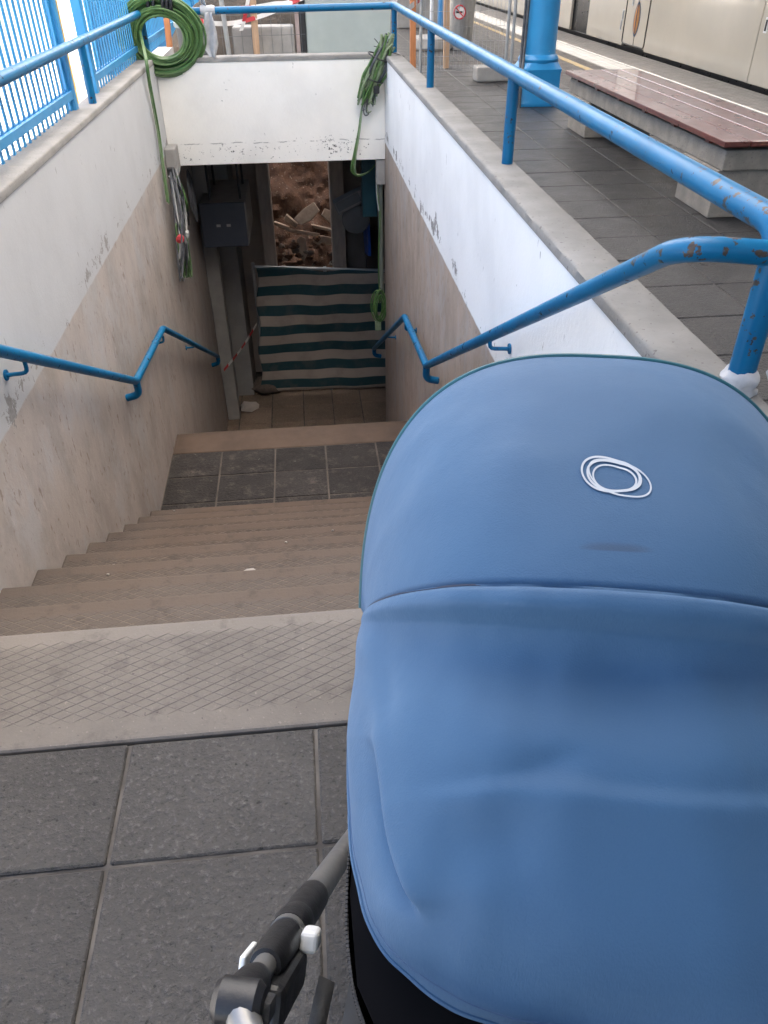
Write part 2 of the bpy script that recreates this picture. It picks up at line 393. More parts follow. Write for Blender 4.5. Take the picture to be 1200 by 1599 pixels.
# ================================================================== measured layout
XL, XR = -1.10, .735             # inner faces of the stairwell walls
Y1, RUN, RISE = 1.474, .288, .165
ZJ = .65; ZC = .685               # top of paint, top of coping
LAND = 5.30                       # nosing of the landing
FL = -3.30                        # underpass floor
YB = 7.16                         # face of the lintel beam

# ------------------------------------------------------------------ platform floor
PF = struct(MB().box(.865, 5.05, -8, 60, -1.1, -.007).box(-1.24, .865, -8, 1.100, -.5, -.007).box(-1.24, .865, 13.2, 60, -.5, -.007).build('platform_floor', 'joint'))
def tiles(parent, mat, xs, ys, z, t=.03, gap=.008, bev=.004, jit=.0015):
    cache = {}
    for i in range(len(xs) - 1):
        for j in range(len(ys) - 1):
            a, b = xs[i + 1] - xs[i] - gap, ys[j + 1] - ys[j] - gap; k = (round(a, 3), round(b, 3))
            c = Vector(((xs[i] + xs[i + 1]) / 2, (ys[j] + ys[j + 1]) / 2, z + random.uniform(-jit, jit)))
            if k not in cache:
                o = MB().box(-a / 2, a / 2, -b / 2, b / 2, -t, 0).build('tile', mat, parent, bevel=bev, seg=1); cache[k] = o.data
            else:
                o = bpy.data.objects.new('tile', cache[k]); COL.objects.link(o); o.parent = parent
            o.location = c - parent.location
            o.rotation_euler = (random.uniform(-.0015, .0015), random.uniform(-.0015, .0015), random.uniform(-.002, .002))
xs0 = [-1.24, -.856, -.456, -.052, .348, .748, .865]
tiles(PF, 'tile', xs0, [-.8, -.38, .02, .42, .822, 1.104], 0)
tiles(PF, 'tile', [.865, 1.246, 1.646], [-.78, -.375, .025, .425, .825], 0)
xs1 = [.865, 1.246, 1.646, 2.046, 2.446, 2.846, 3.246]
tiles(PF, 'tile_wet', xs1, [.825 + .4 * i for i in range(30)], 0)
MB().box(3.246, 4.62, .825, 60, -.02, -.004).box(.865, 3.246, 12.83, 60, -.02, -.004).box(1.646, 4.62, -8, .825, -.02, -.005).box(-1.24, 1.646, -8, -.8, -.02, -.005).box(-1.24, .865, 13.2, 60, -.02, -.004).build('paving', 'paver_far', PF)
e = MB()
for i in range(7): e.box(4.62 + i * .085, 4.62 + i * .085 + .078, -8, 60, -.02, .004)
e.build('edge_strip', 'edge_white', PF, bevel=.003, seg=1)
MB().box(3.93, 4.03, -8, 60, -.01, .001).build('safety_line', 'yellow_paint', PF)
struct(MB().box(-80, -1.32, -20, 120, -.3, .0).box(-1.32, -1.24, -20, 120, -.3, -.03).build('street_ground', 'sunlit_ground'))
struct(MB().box(5.05, 90, -40, 120, -1.4, -1.1).build('track_bed', 'gravel'))
m_ = bpy.data.materials.new('added_translucent_sheet'); m_.use_nodes = True; n_ = m_.node_tree; n_.nodes.clear()
o_ = n_.nodes.new('ShaderNodeOutputMaterial'); t_ = n_.nodes.new('ShaderNodeBsdfTranslucent'); t_.inputs[0].default_value = (.84, .81, .755, 1); n_.links.new(t_.outputs[0], o_.inputs[0])
RF = struct(MB().box(1.6, 5.2, -12, 34, 3.60, 3.72).box(-.7, 1.6, -12, .9, 3.60, 3.72).build('added_shade_roof', 'soffit'))  # unseen roof added to shade the platform; its near section darkens the hood
MB().grid(lambda u, v: (-.7 + 2.3 * u, .9 + 33.1 * v, 3.66 + .02 * math.sin(u * 140)), 80, 1).build('added_translucent_sheet', m_, RF)  # unseen bay added to let soft light down into the stairwell
for i in range(9): MB().box(-.7, 4.75, -8.6 + i * 5, -8.5 + i * 5, 3.42, 3.598).build('purlin', 'galv', RF)

# ------------------------------------------------------------------ staircase
ST = thing('staircase', 'concrete staircase going down between the painted walls, with grooved treads', 'staircase', (0, Y1, 0))
def step(y0, y1, z, mat, th=RISE + .012):
    b = MB().box(XL + .002, XR - .002, y0, y1, z - th, z)
    return b.build('step', mat, ST, bevel=.011, origin=(0, y1, z), seg=3)
step(1.108, Y1, 0, 'slab')
for k in range(1, 10): step(Y1 + (k - 1) * RUN - .03, Y1 + k * RUN, -k * RISE, 'step')
zl = -10 * RISE
step(5.005, LAND, zl, simple('landing_concrete', (.098, .064, .044), (.072, .047, .033), .85, 5, .3, 90))
lb = MB().box(XL + .002, XR - .002, 4.0, 5.004, zl - .2, zl - .006).build('landing', simple('landing_joint', (.11, .09, .075), (.06, .05, .042), .9), ST)
def child_tiles(par, mat, xs, ys, z):
    for i in range(len(xs) - 1):
        for j in range(len(ys) - 1):
            a, b = xs[i + 1] - xs[i] - .012, ys[j + 1] - ys[j] - .012
            o = MB().box(-a / 2, a / 2, -b / 2, b / 2, -.03, 0).build('tile', mat, None, bevel=.004, seg=1)
            o.parent = par; wl = Vector(((xs[i] + xs[i + 1]) / 2, (ys[j] + ys[j + 1]) / 2, z + random.uniform(-.002, .002)))
            o.location = wl
child_tiles(lb, 'tile_landing', [-1.098, -.73, -.335, .04, .42, .733], [4.0, 4.35, 4.675, 5.003], zl)
for k in range(1, 10): step(LAND + (k - 1) * RUN - .03, LAND + k * RUN, zl - k * RISE, 'step')

rnd = random.Random(21)
for i in range(7):
    k_ = rnd.randint(2, 9); o = None
    c = Vector((rnd.uniform(-.95, .1), Y1 + k_ * RUN - rnd.uniform(.02, .12), -k_ * RISE + .004)) if i else PZ(392, 893, -3 * RISE) + Vector((0, 0, .004))
    r_ = .022 if i == 0 else rnd.uniform(.004, .007); n = 6
    pts = [(r_ * rnd.uniform(.7, 1.3) * math.cos(2 * PI * q / n), .6 * r_ * rnd.uniform(.7, 1.3) * math.sin(2 * PI * q / n)) for q in range(n)]
    b = MB().add([c + Vector((x, y, z)) for z in (-.003, .003) for x, y in pts], [tuple(range(n))[::-1], tuple(range(n, 2 * n))] + [(q, (q + 1) % n, n + (q + 1) % n, n + q) for q in range(n)])
    o = b.build('paper_scrap' if i == 0 else 'plaster_crumb', 'debriswhite')
    tag(o, 'white paper scrap lying on an upper grooved step', 'litter') if i == 0 else tag(o, 'tiny pale plaster crumb lying on the steps', 'crumb', 'plaster crumbs on the stairs')

def rough_bar(x0, x1, y0, y1, z0, z1, axis, bv=.008, stepl=.025):
    a0, a1 = (y0, y1) if axis == 'y' else (x0, x1); c0, c1 = (x0, x1) if axis == 'y' else (y0, y1)
    n = max(2, int((a1 - a0) / stepl)); vs = []; fs = []; m = 8
    for i in range(n + 1):
        a = a0 + (a1 - a0) * i / n
        sec = [(c0, z0), (c1, z0), (c1, z1 - bv), (c1 - bv * .5, z1 - bv * .35), (c1 - bv, z1), (c0 + bv, z1), (c0 + bv * .5, z1 - bv * .35), (c0, z1 - bv)]
        for k, (c, z) in enumerate(sec):
            j = .0 if k < 2 else 1.
            p = Vector((a * 6, c * 9, z * 9)); q = noise.noise(p * 2.2) ; chip = max(0., noise.noise(Vector((a * 9, c * 40, 4.))) - .36) * .03 if k >= 5 else 0.
            inw = 1 if c < (c0 + c1) / 2 else -1
            cc_, zz_ = c + j * (.0012 * q + inw * chip), z + j * (.0012 * noise.noise(p * 2.2 + Vector((5, 0, 0))) - chip * .7)
            vs.append((cc_, a, zz_) if axis == 'y' else (a, cc_, zz_))
    for i in range(n):
        for k in range(m): fs.append((i * m + k, i * m + (k + 1) % m, (i + 1) * m + (k + 1) % m, (i + 1) * m + k))
    fs += [tuple(range(m))[::-1], tuple(n * m + k for k in range(m))]
    return MB().add(vs, fs)

# ------------------------------------------------------------------ stairwell walls and beam
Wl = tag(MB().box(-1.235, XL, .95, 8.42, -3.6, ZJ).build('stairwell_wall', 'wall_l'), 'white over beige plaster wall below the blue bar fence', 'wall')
shade(rough_bar(-1.24, XL + .004, .95, 7.30, ZJ, ZC, 'y').build('coping', 'coping', Wl, smooth=True), 50)
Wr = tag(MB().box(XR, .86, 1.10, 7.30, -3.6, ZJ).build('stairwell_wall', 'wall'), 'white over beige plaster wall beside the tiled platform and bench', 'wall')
shade(rough_bar(XR - .004, .864, 1.10, 7.30, ZJ, ZC, 'y').build('coping', 'coping', Wr, smooth=True), 50)
Bm = tag(MB().box(XL + .001, XR - .001, YB, 7.29, -.11, ZJ).build('lintel_beam', 'beam', bevel=.006), 'white painted concrete beam spanning the stairwell above the underpass entrance', 'beam')
shade(rough_bar(XL + .005, XR - .005, YB - .004, 7.30, ZJ, ZC, 'x').build('coping', 'coping', Bm, smooth=True), 50)

# ------------------------------------------------------------------ underpass
UF = struct(MB().box(-2.6, 2.2, LAND + 9 * RUN, 10.4, FL - .3, FL - .012).build('underpass_floor', 'joint_dark'))
child_tiles(UF, 'tile_low', [-1.36, -.96, -.565, -.17, .2, .56, .96, 1.36], [7.895, 8.30, 8.70, 9.10, 9.5], FL)
struct(MB().box(-2.6, 2.2, 7.301, 9.72, -.10, -.02).build('underpass_ceiling', 'concrete'))
tag(MB().box(-2.75, -2.6, 8.42, 10.6, -3.6, -.101).box(-2.6, -1.236, 8.30, 8.42, -3.6, -.101).build('underpass_wall', 'concrete_dark'), 'dark concrete wall of the underpass past the hanging sign box', 'wall')
tag(MB().box(2.2, 2.35, 7.2, 10.6, -3.6, -.101).box(.861, 2.2, 7.18, 7.30, -3.6, -.101).build('underpass_wall', 'concrete_dark'), 'dark concrete wall of the underpass around the corner by the conduit', 'wall')
tag(MB().box(.47, 2.2, 9.75, 9.9, -3.6, -.101).build('underpass_wall', simple('dim_plaster', (.26, .22, .19), (.2, .165, .14), .8, 4, .2)), 'brownish plaster back wall of the underpass carrying the blue sign', 'wall')
tag(MB().box(-2.6, -.50, 9.75, 9.9, -3.6, -.101).build('underpass_wall', 'concrete_dark'), 'dark back wall of the underpass behind the sign box', 'wall')
tag(MB().box(-.52, -.375, 9.40, 9.74, FL, -.101).build('pillar', 'pillar_pale', bevel=.012), 'pale chipped pillar between the sign box and the earth bank', 'pillar')
tag(MB().box(.315, .475, 9.40, 9.74, FL, -.101).build('pillar', 'pillar_pale', bevel=.012), 'pale pillar between the earth bank and the blue sign', 'pillar')
tag(MB().box(-1.099, -.955, 8.43, 8.62, FL, -.101).build('pillar', 'pillar_grey', bevel=.01), 'dark grey corner pilaster where the beige wall ends under the sign box', 'pillar')
tag(MB().box(-1.30, -.80, 9.05, 9.70, FL, -.101).build('service_cupboard', 'pillar_grey', bevel=.01), 'tall dark grey cupboard standing left of the striped tarpaulin in the underpass', 'cupboard')

# hanging sign box
a = PY(310, 318, 8.0); b = PY(385, 384, 8.0)
sb = thing('sign_box', 'dark navy faced sign box hanging from the underpass ceiling', 'sign box', (a.x, 8.0, b.z))
MB().box(a.x + .01, b.x + .035, 8.02, 8.95, b.z + .005, a.z - .005).build('housing', 'housing', sb, bevel=.01)
MB().box(a.x, b.x + .025, 7.985, 8.02, b.z, a.z).build('face_panel', 'navy', sb, bevel=.012, seg=3)
for x, y in ((a.x + .1, 8.15), (a.x + .1, 8.75), (b.x - .02, 8.15), (b.x - .02, 8.75)):
    MB().tube([(x, y, a.z - .01), (x, y, -.101)], .012, 8).build('hanger', 'black', sb)
for dx in (-.04, .06): MB().box((a.x + b.x) / 2 + dx - .02, (a.x + b.x) / 2 + dx + .02, 7.981, 7.986, (a.z + b.z) / 2 - .012, (a.z + b.z) / 2 + .012).build('latch', 'pillar_grey', sb)

# striped tarpaulin barrier on a frame
YT = 9.0
tb = thing('tarpaulin_barrier', 'green and beige striped tarpaulin stretched across the underpass', 'barrier', (.1, YT, FL))
def tarp(u, v):
    xl = -.60 - .10 * v + .02 * math.sin(v * 17); x = xl + (1.02 - xl) * u
    zt = -1.625 - .11 * u + .012 * math.sin(u * 11); z = zt + (-3.235 - .02 * u - zt) * v
    z += .003 * math.sin(u * 9 + v * 3)
    y = YT + .007 * math.sin(u * 23 + v * 2) * (1 - .3 * v) + .02 * math.sin(u * 3.3 + 1) + .02 * math.sin(v * 9 + u * 4) + .05 * noise.noise(Vector((x * 2.5, z * 2.2, 3)))
    z += .005 * noise.noise(Vector((x * 2.1, z * 1.3, 8))) - .012 * math.sin(PI * min(1, max(0, u))) * (1 - v)
    return (x, y, z)
t_ = MB().grid(tarp, 60, 40).build('tarpaulin', 'tarp', tb, smooth=True, origin=(0, YT, -1.745 - .243 * 8), solid=.003)
MB().tube([(-.62, YT + .07, -1.64), (1.04, YT + .07, -1.76)], .02, 8).build('top_bar', 'galv', tb)
for x, zt in ((-.64, -1.60), (.2, -1.68), (1.02, -1.72)): MB().tube([(x, YT + .09, FL), (x, YT + .09, zt)], .02, 8).build('post', 'galv', tb)

# earth bank behind the pillars, rising to the surface
def bank(u, v):
    x = -1.6 + 3.4 * u; t = v
    y = 9.95 + 3.1 * t; z = FL + .1 + 4.35 * min(1, t * 1.12) ** 1.05
    if t > .893: z = FL + .1 + 4.35
    n = noise.fractal(Vector((x * 2.2, y * 2.2, z * 2.2)), 1., 2., 6); n2 = noise.noise(Vector((x * 9, z * 9, 3.1)))
    d = .17 * n + .05 * n2
    z2 = z + .5 * d; top = -.1 if x > .05 else .80
    return (x, y - d, min(z2, top + .05 * n))
eb = MB().grid(bank, 110, 130).build('earth_bank', 'earth', smooth=True); eb['kind'] = 'stuff'
bits = [(480, 335, .34, .20, 35), (520, 340, .36, .16, -30), (470, 362, .50, .05, -12), (472, 385, .12, .34, 4), (505, 375, .28, .12, -8), (512, 358, .46, .04, -14), (440, 352, .25, .05, -20), (530, 372, .2, .18, 20), (455, 345, .22, .09, -40)]
for i, (u, v, l, h, a_) in enumerate(bits):
    c = PY(u, v, 9.97 + .02 * (i % 3)); q = Matrix.Rotation(-math.radians(a_), 3, 'Y') @ Matrix.Rotation(math.radians(-25 + 6 * i), 3, 'X')
    b = MB(); n = 6 if h > .1 else 4
    pts = [(math.copysign(min(1, abs(math.cos(2 * PI * (k + .5) / n)) * 1.3), math.cos(2 * PI * (k + .5) / n)) * l / 2 * random.uniform(.7, 1.1), math.copysign(min(1, abs(math.sin(2 * PI * (k + .5) / n)) * 1.3), math.sin(2 * PI * (k + .5) / n)) * h / 2 * random.uniform(.7, 1.15)) for k in range(n)]
    vs = [c + q @ Vector((x, s_ * .018, z)) for s_ in (-1, 1) for x, z in pts]
    b.add(vs, [tuple(range(n)), tuple(range(2 * n - 1, n - 1, -1))] + [(k, n + k, n + (k + 1) % n, (k + 1) % n) for k in range(n)])
    tag(b.build('broken_slab', 'plaster_bit', bevel=.004, seg=1), 'pale broken piece of plaster or timber lying on the earth bank', 'debris', 'demolition debris on the earth bank')
def chunk(name, c, r, mat, seed, flat=.7):
    bm = bmesh.new(); bmesh.ops.create_icosphere(bm, subdivisions=2, radius=1)
    for v in bm.verts:
        k = 1 + .45 * noise.noise(v.co * 1.6 + Vector((seed, 0, 0)))
        v.co = Vector((v.co.x * r * k, v.co.y * r * k * .8, v.co.z * r * k * flat))
    me = bpy.data.meshes.new(name); bm.to_mesh(me); bm.free(); me.materials.append(MAT[mat])
    o = bpy.data.objects.new(name, me); COL.objects.link(o); o.location = c; return o
for i in range(46):
    u = random.uniform(427, 523); v = random.uniform(372, 424)
    c = PY(u, v, 9.93); o = chunk('rubble', c, random.uniform(.02, .06), random.choice(['rubble', 'plaster_bit', 'earth', 'debriswhite'] if i % 6 == 0 else ['rubble', 'earth']), i * 3.3)
    tag(o, 'small broken lump at the foot of the earth bank', 'rubble', 'rubble at the foot of the earth bank')
o = chunk('sack', PZ(418, 612, FL) + Vector((0, 0, .09)), .20, 'rubble', 4.2, .5); tag(o, 'crumpled grey sack lying at the foot of the tarpaulin', 'sack')
shade(o, 60)
o = chunk('sack', PZ(390, 640, FL) + Vector((0, 0, .05)), .12, 'concrete_dark', 9.2, .5); tag(o, 'small dark heap by the wall base near the sack', 'rubble')
# tape from handrail end to tarpaulin
p0 = PX(350, 578, XL + .08); p1 = Vector((-.66, YT - .02, -2.30))
MBt = MB(); q = [p0.lerp(p1, i / 10) + Vector((0, 0, -.03 * math.sin(PI * i / 10))) for i in range(11)]
MBt.ribbon(q, [Vector((0, .3 * math.sin(i), 1)).normalized() for i in range(11)], .035)
tag(MBt.build('warning_tape', 'tape_s', origin=p0), 'twisted red and white tape from the handrail end to the tarpaulin', 'tape')

# right side services
jb = thing('junction_box', 'grey junction box under the beam end with a conduit running down', 'junction box', (.66, 7.2, -.3))
MB().box(.655, .733, 7.17, 7.26, -.32, -.115).build('box', 'concrete', jb, bevel=.006)
MB().tube([(.695, 7.24, -.32), (.698, 7.24, -1.42)], .022, 10).build('conduit', simple('conduit_grey', (.17, .19, .16), None, .5), jb, smooth=True)
MB().tube(spline([(.66, 7.20, -.30), (.667, 7.19, -.45), (.685, 7.20, -.6), (.668, 7.2, -1.0), (.672, 7.2, -1.42)], 6), .006, 6).build('wire', 'cable_green', jb)
MB().tube(spline([(.658, 7.2, -.26), (.66, 7.19, -.42), (.675, 7.19, -.55)], 6), .006, 6).build('wire', 'cable_white', jb)
def coil(name, c, ru, rv, eu, ev, n, r, spread, mat, label, seedk=1, parent=None):
    b = MB(); eu = Vector(eu).normalized(); ev = Vector(ev).normalized(); en = eu.cross(ev); rnd = random.Random(seedk)
    for i in range(n):
        f = 1 - spread * rnd.random(); off = en * rnd.uniform(-.035, .035); ph = rnd.random() * 6
        cu = eu * rnd.uniform(-.012, .012) + ev * rnd.uniform(-.012, .012)
        b.tube([Vector(c) + off + cu + en * .01 * math.sin(2 * a + ph) + eu * math.cos(a) * ru * f * (1 + .02 * math.sin(3 * a + ph)) + ev * math.sin(a) * rv * f for a in [2 * PI * k / 32 for k in range(32)]], r, 6, closed=True)
    o = b.build(name, mat, parent, smooth=True); return o
cc = PY(592, 478, 7.22)
k = thing('cable_coil', 'small bright green cable coil hanging at the foot of the conduit', 'cable coil', cc)
coil('loops', cc, .06, .16, (1, .3, 0), (0, 0, 1), 8, .007, .35, 'cable_green', '', 3, k)
MB().obox(cc + Vector((-.01, 0, -.2)), .06, .03, .1).build('plug', 'cable_pale', k, bevel=.01)
tag(MB().box(.56, .70, 7.62, 7.80, -.72, -.101).build('wall_case', 'teal', bevel=.01), 'dark teal metal case hanging at the ceiling by the conduit', 'case')
c = PY(548, 312, 8.4); fl = thing('floodlight', 'grey floodlight tilted on a bracket above the blue sign', 'lamp', c)
q = Matrix.Rotation(math.radians(-24), 3, 'Y')
MB().obox(c, .36, .16, .13, q).build('lamp_head', 'housing', fl, bevel=.015)
MB().obox(c + Vector((-.03, -.083, .0)), .26, .01, .09, q).build('lens', 'bin_grey', fl)
MB().tube([c + Vector((.12, .05, .05)), c + Vector((.28, .1, .02)), (.63, 8.35, -.101)], .014, 8).build('bracket', 'housing', fl)
MB().lathe(PY(556, 342, 8.5), [(.13, -.03), (.15, -.02), (.15, .02), (.13, .03)], 20, Matrix.Rotation(PI / 2, 3, 'X')).build('drum', 'bin_grey', fl, smooth=True)
sgn = thing('wall_sign', 'narrow bright blue sign projecting from the underpass back wall', 'sign', PY(570, 365, 9.2))
vs = [PY(565, 328, 9.4), PY(573, 332, 8.9), PY(576, 400, 8.9), PY(570, 395, 9.4)]
b = MB(); b.add(list(vs) + [v + Vector((.03, 0, 0)) for v in vs], [(0, 1, 2, 3), (7, 6, 5, 4), (0, 4, 5, 1), (1, 5, 6, 2), (2, 6, 7, 3), (3, 7, 4, 0)]); b.build('plate', 'signblue', sgn)
MB().tube([vs[0] + Vector((.015, 0, .0)), vs[0] + Vector((.03, .4, .25))], .012, 8).build('arm', 'housing', sgn)
c = PY(583, 385, 9.66); tag(MB().box(c.x - .09, c.x + .12, 9.6, 9.745, c.z - .28, c.z + .22).build('meter_box', simple('meter_brown', (.09, .06, .05), None, .6), bevel=.01), 'dark brown meter box on the wall behind the blue sign', 'box')

# ------------------------------------------------------------------ railings
RX, RZ = .825, 1.003; LX, LZ = -1.15, .985; YR = 7.225; YP = 1.285
gr = thing('guard_railing', 'blue painted tubular guard rail around the top of the stairwell', 'railing', (RX, YP, ZC))
path = fillet([(LX, -.6, LZ), (LX, YR, LZ), (RX, YR, RZ), (RX, YP, RZ - .004), (RX, YP, ZC - .02)], .06, 6)
MB().tube(path, .0255, 16).build('top_rail', 'railblue', gr, smooth=True)
for p in ((RX, 3.25), (RX, 5.31), (RX - .005, YR - .003), (LX, 5.03), (LX, YR - .003), (LX, 2.9)):
    MB().tube([(p[0], p[1], ZC - .02), (p[0], p[1], (RZ if p[0] > 0 else LZ) - .012)], .0225, 14).build('post', 'railblue', gr, smooth=True)
HX = .655; SL = RISE / RUN
def hr(x, side, top):
    zn = lambda y: -(y - Y1) * SL + .895
    zt = lambda y: zl - (y - LAND) * SL + .91
    pts = top + [(x, 4.10, zn(4.10) + .01), (x, 5.13, -.715), (x, 7.72, zt(7.72))]
    hx = thing('stair_handrail', '', 'handrail', (x, Y1, 0))
    pp = fillet(pts, .035, 4)
    # rounder bend near the newel
    MB().tube(pp, .0215, 14).build('rail', 'railblue', hx, smooth=True)
    wx = XR if side > 0 else XL
    def ret(y, z):
        MB().tube(fillet([(x, y, z), (x, y + .01, z - .085), (wx - side * .005, y + .015, z - .105)], .045, 6), [.0215] * 9, 12).build('return_bend', 'railblue', hx, smooth=True)
    ret(4.10, zn(4.10) + .005); ret(7.72, zt(7.72))
    for y, f in ((2.62, zn), (6.35, zt), (5.08, lambda y: -.735)):
        z = f(y)
        MB().tube(fillet([(x, y, z - .015), (x, y, z - .06), (wx - side * .004, y, z - .065)], .02, 3), .008, 8).build('bracket', 'railblue', hx, smooth=True)
        MB().lathe((wx - side * .004, y, z - .065), [(.02, -.003), (.02, .003)], 14, Matrix.Rotation(PI / 2, 3, 'Y')).build('wall_plate', 'railblue', hx)
    return hx
zn0 = lambda y: -(y - Y1) * SL + .895
top_r = fillet([(RX, YP - .005, .955), (HX, YP - .01, .975), (HX, 1.60, zn0(1.60))], .12, 10)[:-1]
hr(HX, 1, [tuple(v) for v in top_r])['label'] = 'blue tubular handrail on the wall beside the platform, bending off the guard rail post'
hr(XL + .08, -1, [(XL + .08, 1.3, zn0(1.3))])['label'] = 'blue tubular handrail on the wall below the blue bar fence'

# ------------------------------------------------------------------ bar fence on the left
def fence(y0, y1, label, n, post_near, post_far):
    FX = -1.215; o = thing('bar_fence', label, 'fence', (FX, y0, ZC), 'blue bar fence panels along the street')
    d = None
    for i in range(n):
        y = y0 + (y1 - y0) * (i + .5) / n
        if d is None:
            t = MB().box(-.004, .004, -.0125, .0125, -.0, 1.75).build('bar', 'fenceblue', o, bevel=.002, seg=1); d = t.data
        else:
            t = bpy.data.objects.new('bar', d); COL.objects.link(t); t.parent = o
        t.location = Vector((FX, y, ZC - .015)) - o.location
    MB().box(FX - .022, FX - .0045, y0, y1, ZC + .055, ZC + .095).build('bottom_rail', 'fenceblue', o, bevel=.002, seg=1)
    MB().box(FX + .0045, FX + .022, y0, y1, ZC + .055, ZC + .095).build('bottom_rail', 'fenceblue', o, bevel=.002, seg=1)
    MB().box(FX - .02, FX + .02, y0, y1, ZC + 1.65, ZC + 1.69).build('top_rail', 'fenceblue', o, bevel=.002, seg=1)
    for y, p, wd in ((y0, post_near, .03), (y1, post_far, .03)):
        if p: MB().box(FX - .03, FX + .024, y - wd, y + wd, ZC - .02, ZC + 1.85).build('post', 'fenceblue', o, bevel=.004)
    return o
fence(1.9, 4.83, 'blue bar fence panel standing along the wall coping before the gap', 35, True, True)
fence(5.42, 7.42, 'blue bar fence panel between the gap and the green cable coil', 23, True, True)
fence(7.5, 11.5, 'blue bar fence panel running on behind the green cable coil', 44, False, True)
tag(MB().box(-3.6, -3.45, 5.6, 14, 0, 2.6).build('street_wall', 'wallfar'), 'pale sunlit wall seen through the gap in the bar fence', 'wall')
tag(MB().tube([(-1.62, 6.45, 0), (-1.62, 6.45, 2.6)], .05, 12).build('marker_pole', 'amber', smooth=True), 'orange yellow pole behind the gap in the bar fence', 'pole')
tag(MB().box(-8.6, -8.4, 2, 30, 0, 3.0).build('street_wall', 'sunlit_ground'), 'far bright wall across the street beyond the bar fence', 'wall')

# ------------------------------------------------------------------ cables
cc = PY(253, 57, 7.12)
kc = thing('cable_coil', 'large green cable coil strapped to the corner of the guard rail', 'cable coil', cc)
coil('loops', cc, .325, .28, (1, .15, 0), (0, -.1, 1), 44, .0085, .48, 'cable_green', '', 5, kc)
o = coil('dark_loops', cc + Vector((0, .02, 0)), .32, .275, (1, .15, 0), (0, -.1, 1), 14, .0085, .48, simple('cable_deep', (.03, .14, .03), None, .45), '', 6, kc)
for dx in (-.06, -.02, .05, .08, .11):
    b = MB(); c0 = cc + Vector((dx, .03, .215)); b.tube([c0 + Vector((.012 * math.sin(a), .075 * math.cos(a), .085 * math.sin(a))) for a in [2 * PI * i / 16 for i in range(16)]], .015, 6, closed=True)
    b.build('tape_strap', 'black', kc, smooth=True)
p_a = PY(218, 45, 7.10)
dr = [p_a, PX(226, 90, XL + .02), PX(232, 130, XL + .02), PX(246, 205, XL + .015), PX(254, 260, XL + .02), PX(262, 315, XL + .03)]
for j in range(4):
    o_ = Vector((.006 * j, -.012 * j, 0)); MB().tube(spline([p + o_ * (1 if i else .3) + Vector((.0, .02 * math.sin(j * 2 + i), 0)) for i, p in enumerate(dr)], 6), .0065, 6).build('hanging_cable', ['cable_green', 'cable_pale', 'cable_green', 'cable_green'][j], kc, smooth=True)
# right bundle
kb = thing('cable_bundle', 'bundle of pale and bright green cables hung over the beam corner', 'cable bundle', (.62, 7.1, .66))
pa, pb = PY(604, 62, 7.02), PY(572, 158, 7.09)
rnd = random.Random(11)
for i in range(34):
    A = pa + Vector((rnd.uniform(-.05, .06), rnd.uniform(-.05, .04), rnd.uniform(-.06, .05))); B = pb + Vector((rnd.uniform(-.07, .06), rnd.uniform(-.04, .02), rnd.uniform(-.03, .10)))
    mdl = (A + B) / 2 + Vector((rnd.uniform(-.06, .06), rnd.uniform(-.06, .02), 0)); d2 = Vector((.02, 0, .01)) * rnd.uniform(-1, 1)
    MB().tube(spline([A + d2 * .3, A.lerp(mdl, .5) + d2, mdl + d2, mdl.lerp(B, .5) + d2, B], 4), .0095, 6).build('cable', ['cable_green', 'cable_pale', 'cable_pale', 'cable_green', 'cable_pale'][i % 5] if i % 11 else 'cable_grey', kb, smooth=True)
for t, sp_ in ((.28, .105), (.62, .08)):
    c0 = pa.lerp(pb, t); dv = (pb - pa).normalized(); e1 = dv.cross(Vector((0, 1, 0))).normalized(); e2 = dv.cross(e1)
    MB().tube([c0 + e1 * sp_ * math.cos(a) + e2 * .07 * math.sin(a) for a in [2 * PI * i / 16 for i in range(16)]], .006, 5, closed=True).build('cable_tie', 'black', kb)
for (u, v, u2, v2) in ((585, 60, 600, 78), (584, 72, 602, 76), (632, 88, 612, 82)):
    MB().tube([PY(u, v, 7.0), PY(u2, v2, 6.99)], .003, 5).build('tie_tail', 'black', kb)
for j in range(3):
    MB().tube(spline([PY(575 - 4 * j, 140, 7.05), PY(566, 165, 7.1), PY(560 + j, 205, 7.11 - .008 * j), PY(552 + 2 * j, 245, 7.11), PY(549 + 3 * j, 266, 7.12), PY(560, 275 - j, 7.16), PY(576, 268, 7.3), PY(588, 255, 7.4)], 6), .0065, 6).build('hanging_cable', 'cable_green' if j < 2 else 'cable_pale', kb, smooth=True)
for j in range(7):
    c0 = PY(578 + rnd.uniform(-8, 10), 160 + rnd.uniform(-12, 8), 7.08); rr = rnd.uniform(.03, .07)
    MB().tube([c0 + Vector((rr * .55 * math.cos(a) + .02 * math.sin(a), -.02 * math.sin(a + j), rr * 1.1 * math.sin(a))) for a in [2 * PI * i / 20 for i in range(18)]], .005, 5).build('loose_loop', 'cable_pale' if j % 3 else 'cable_grey', kb, smooth=True)
MB().obox(PY(588, 140, 7.04), .05, .04, .06).build('tape_wrap', 'black', kb, bevel=.012)
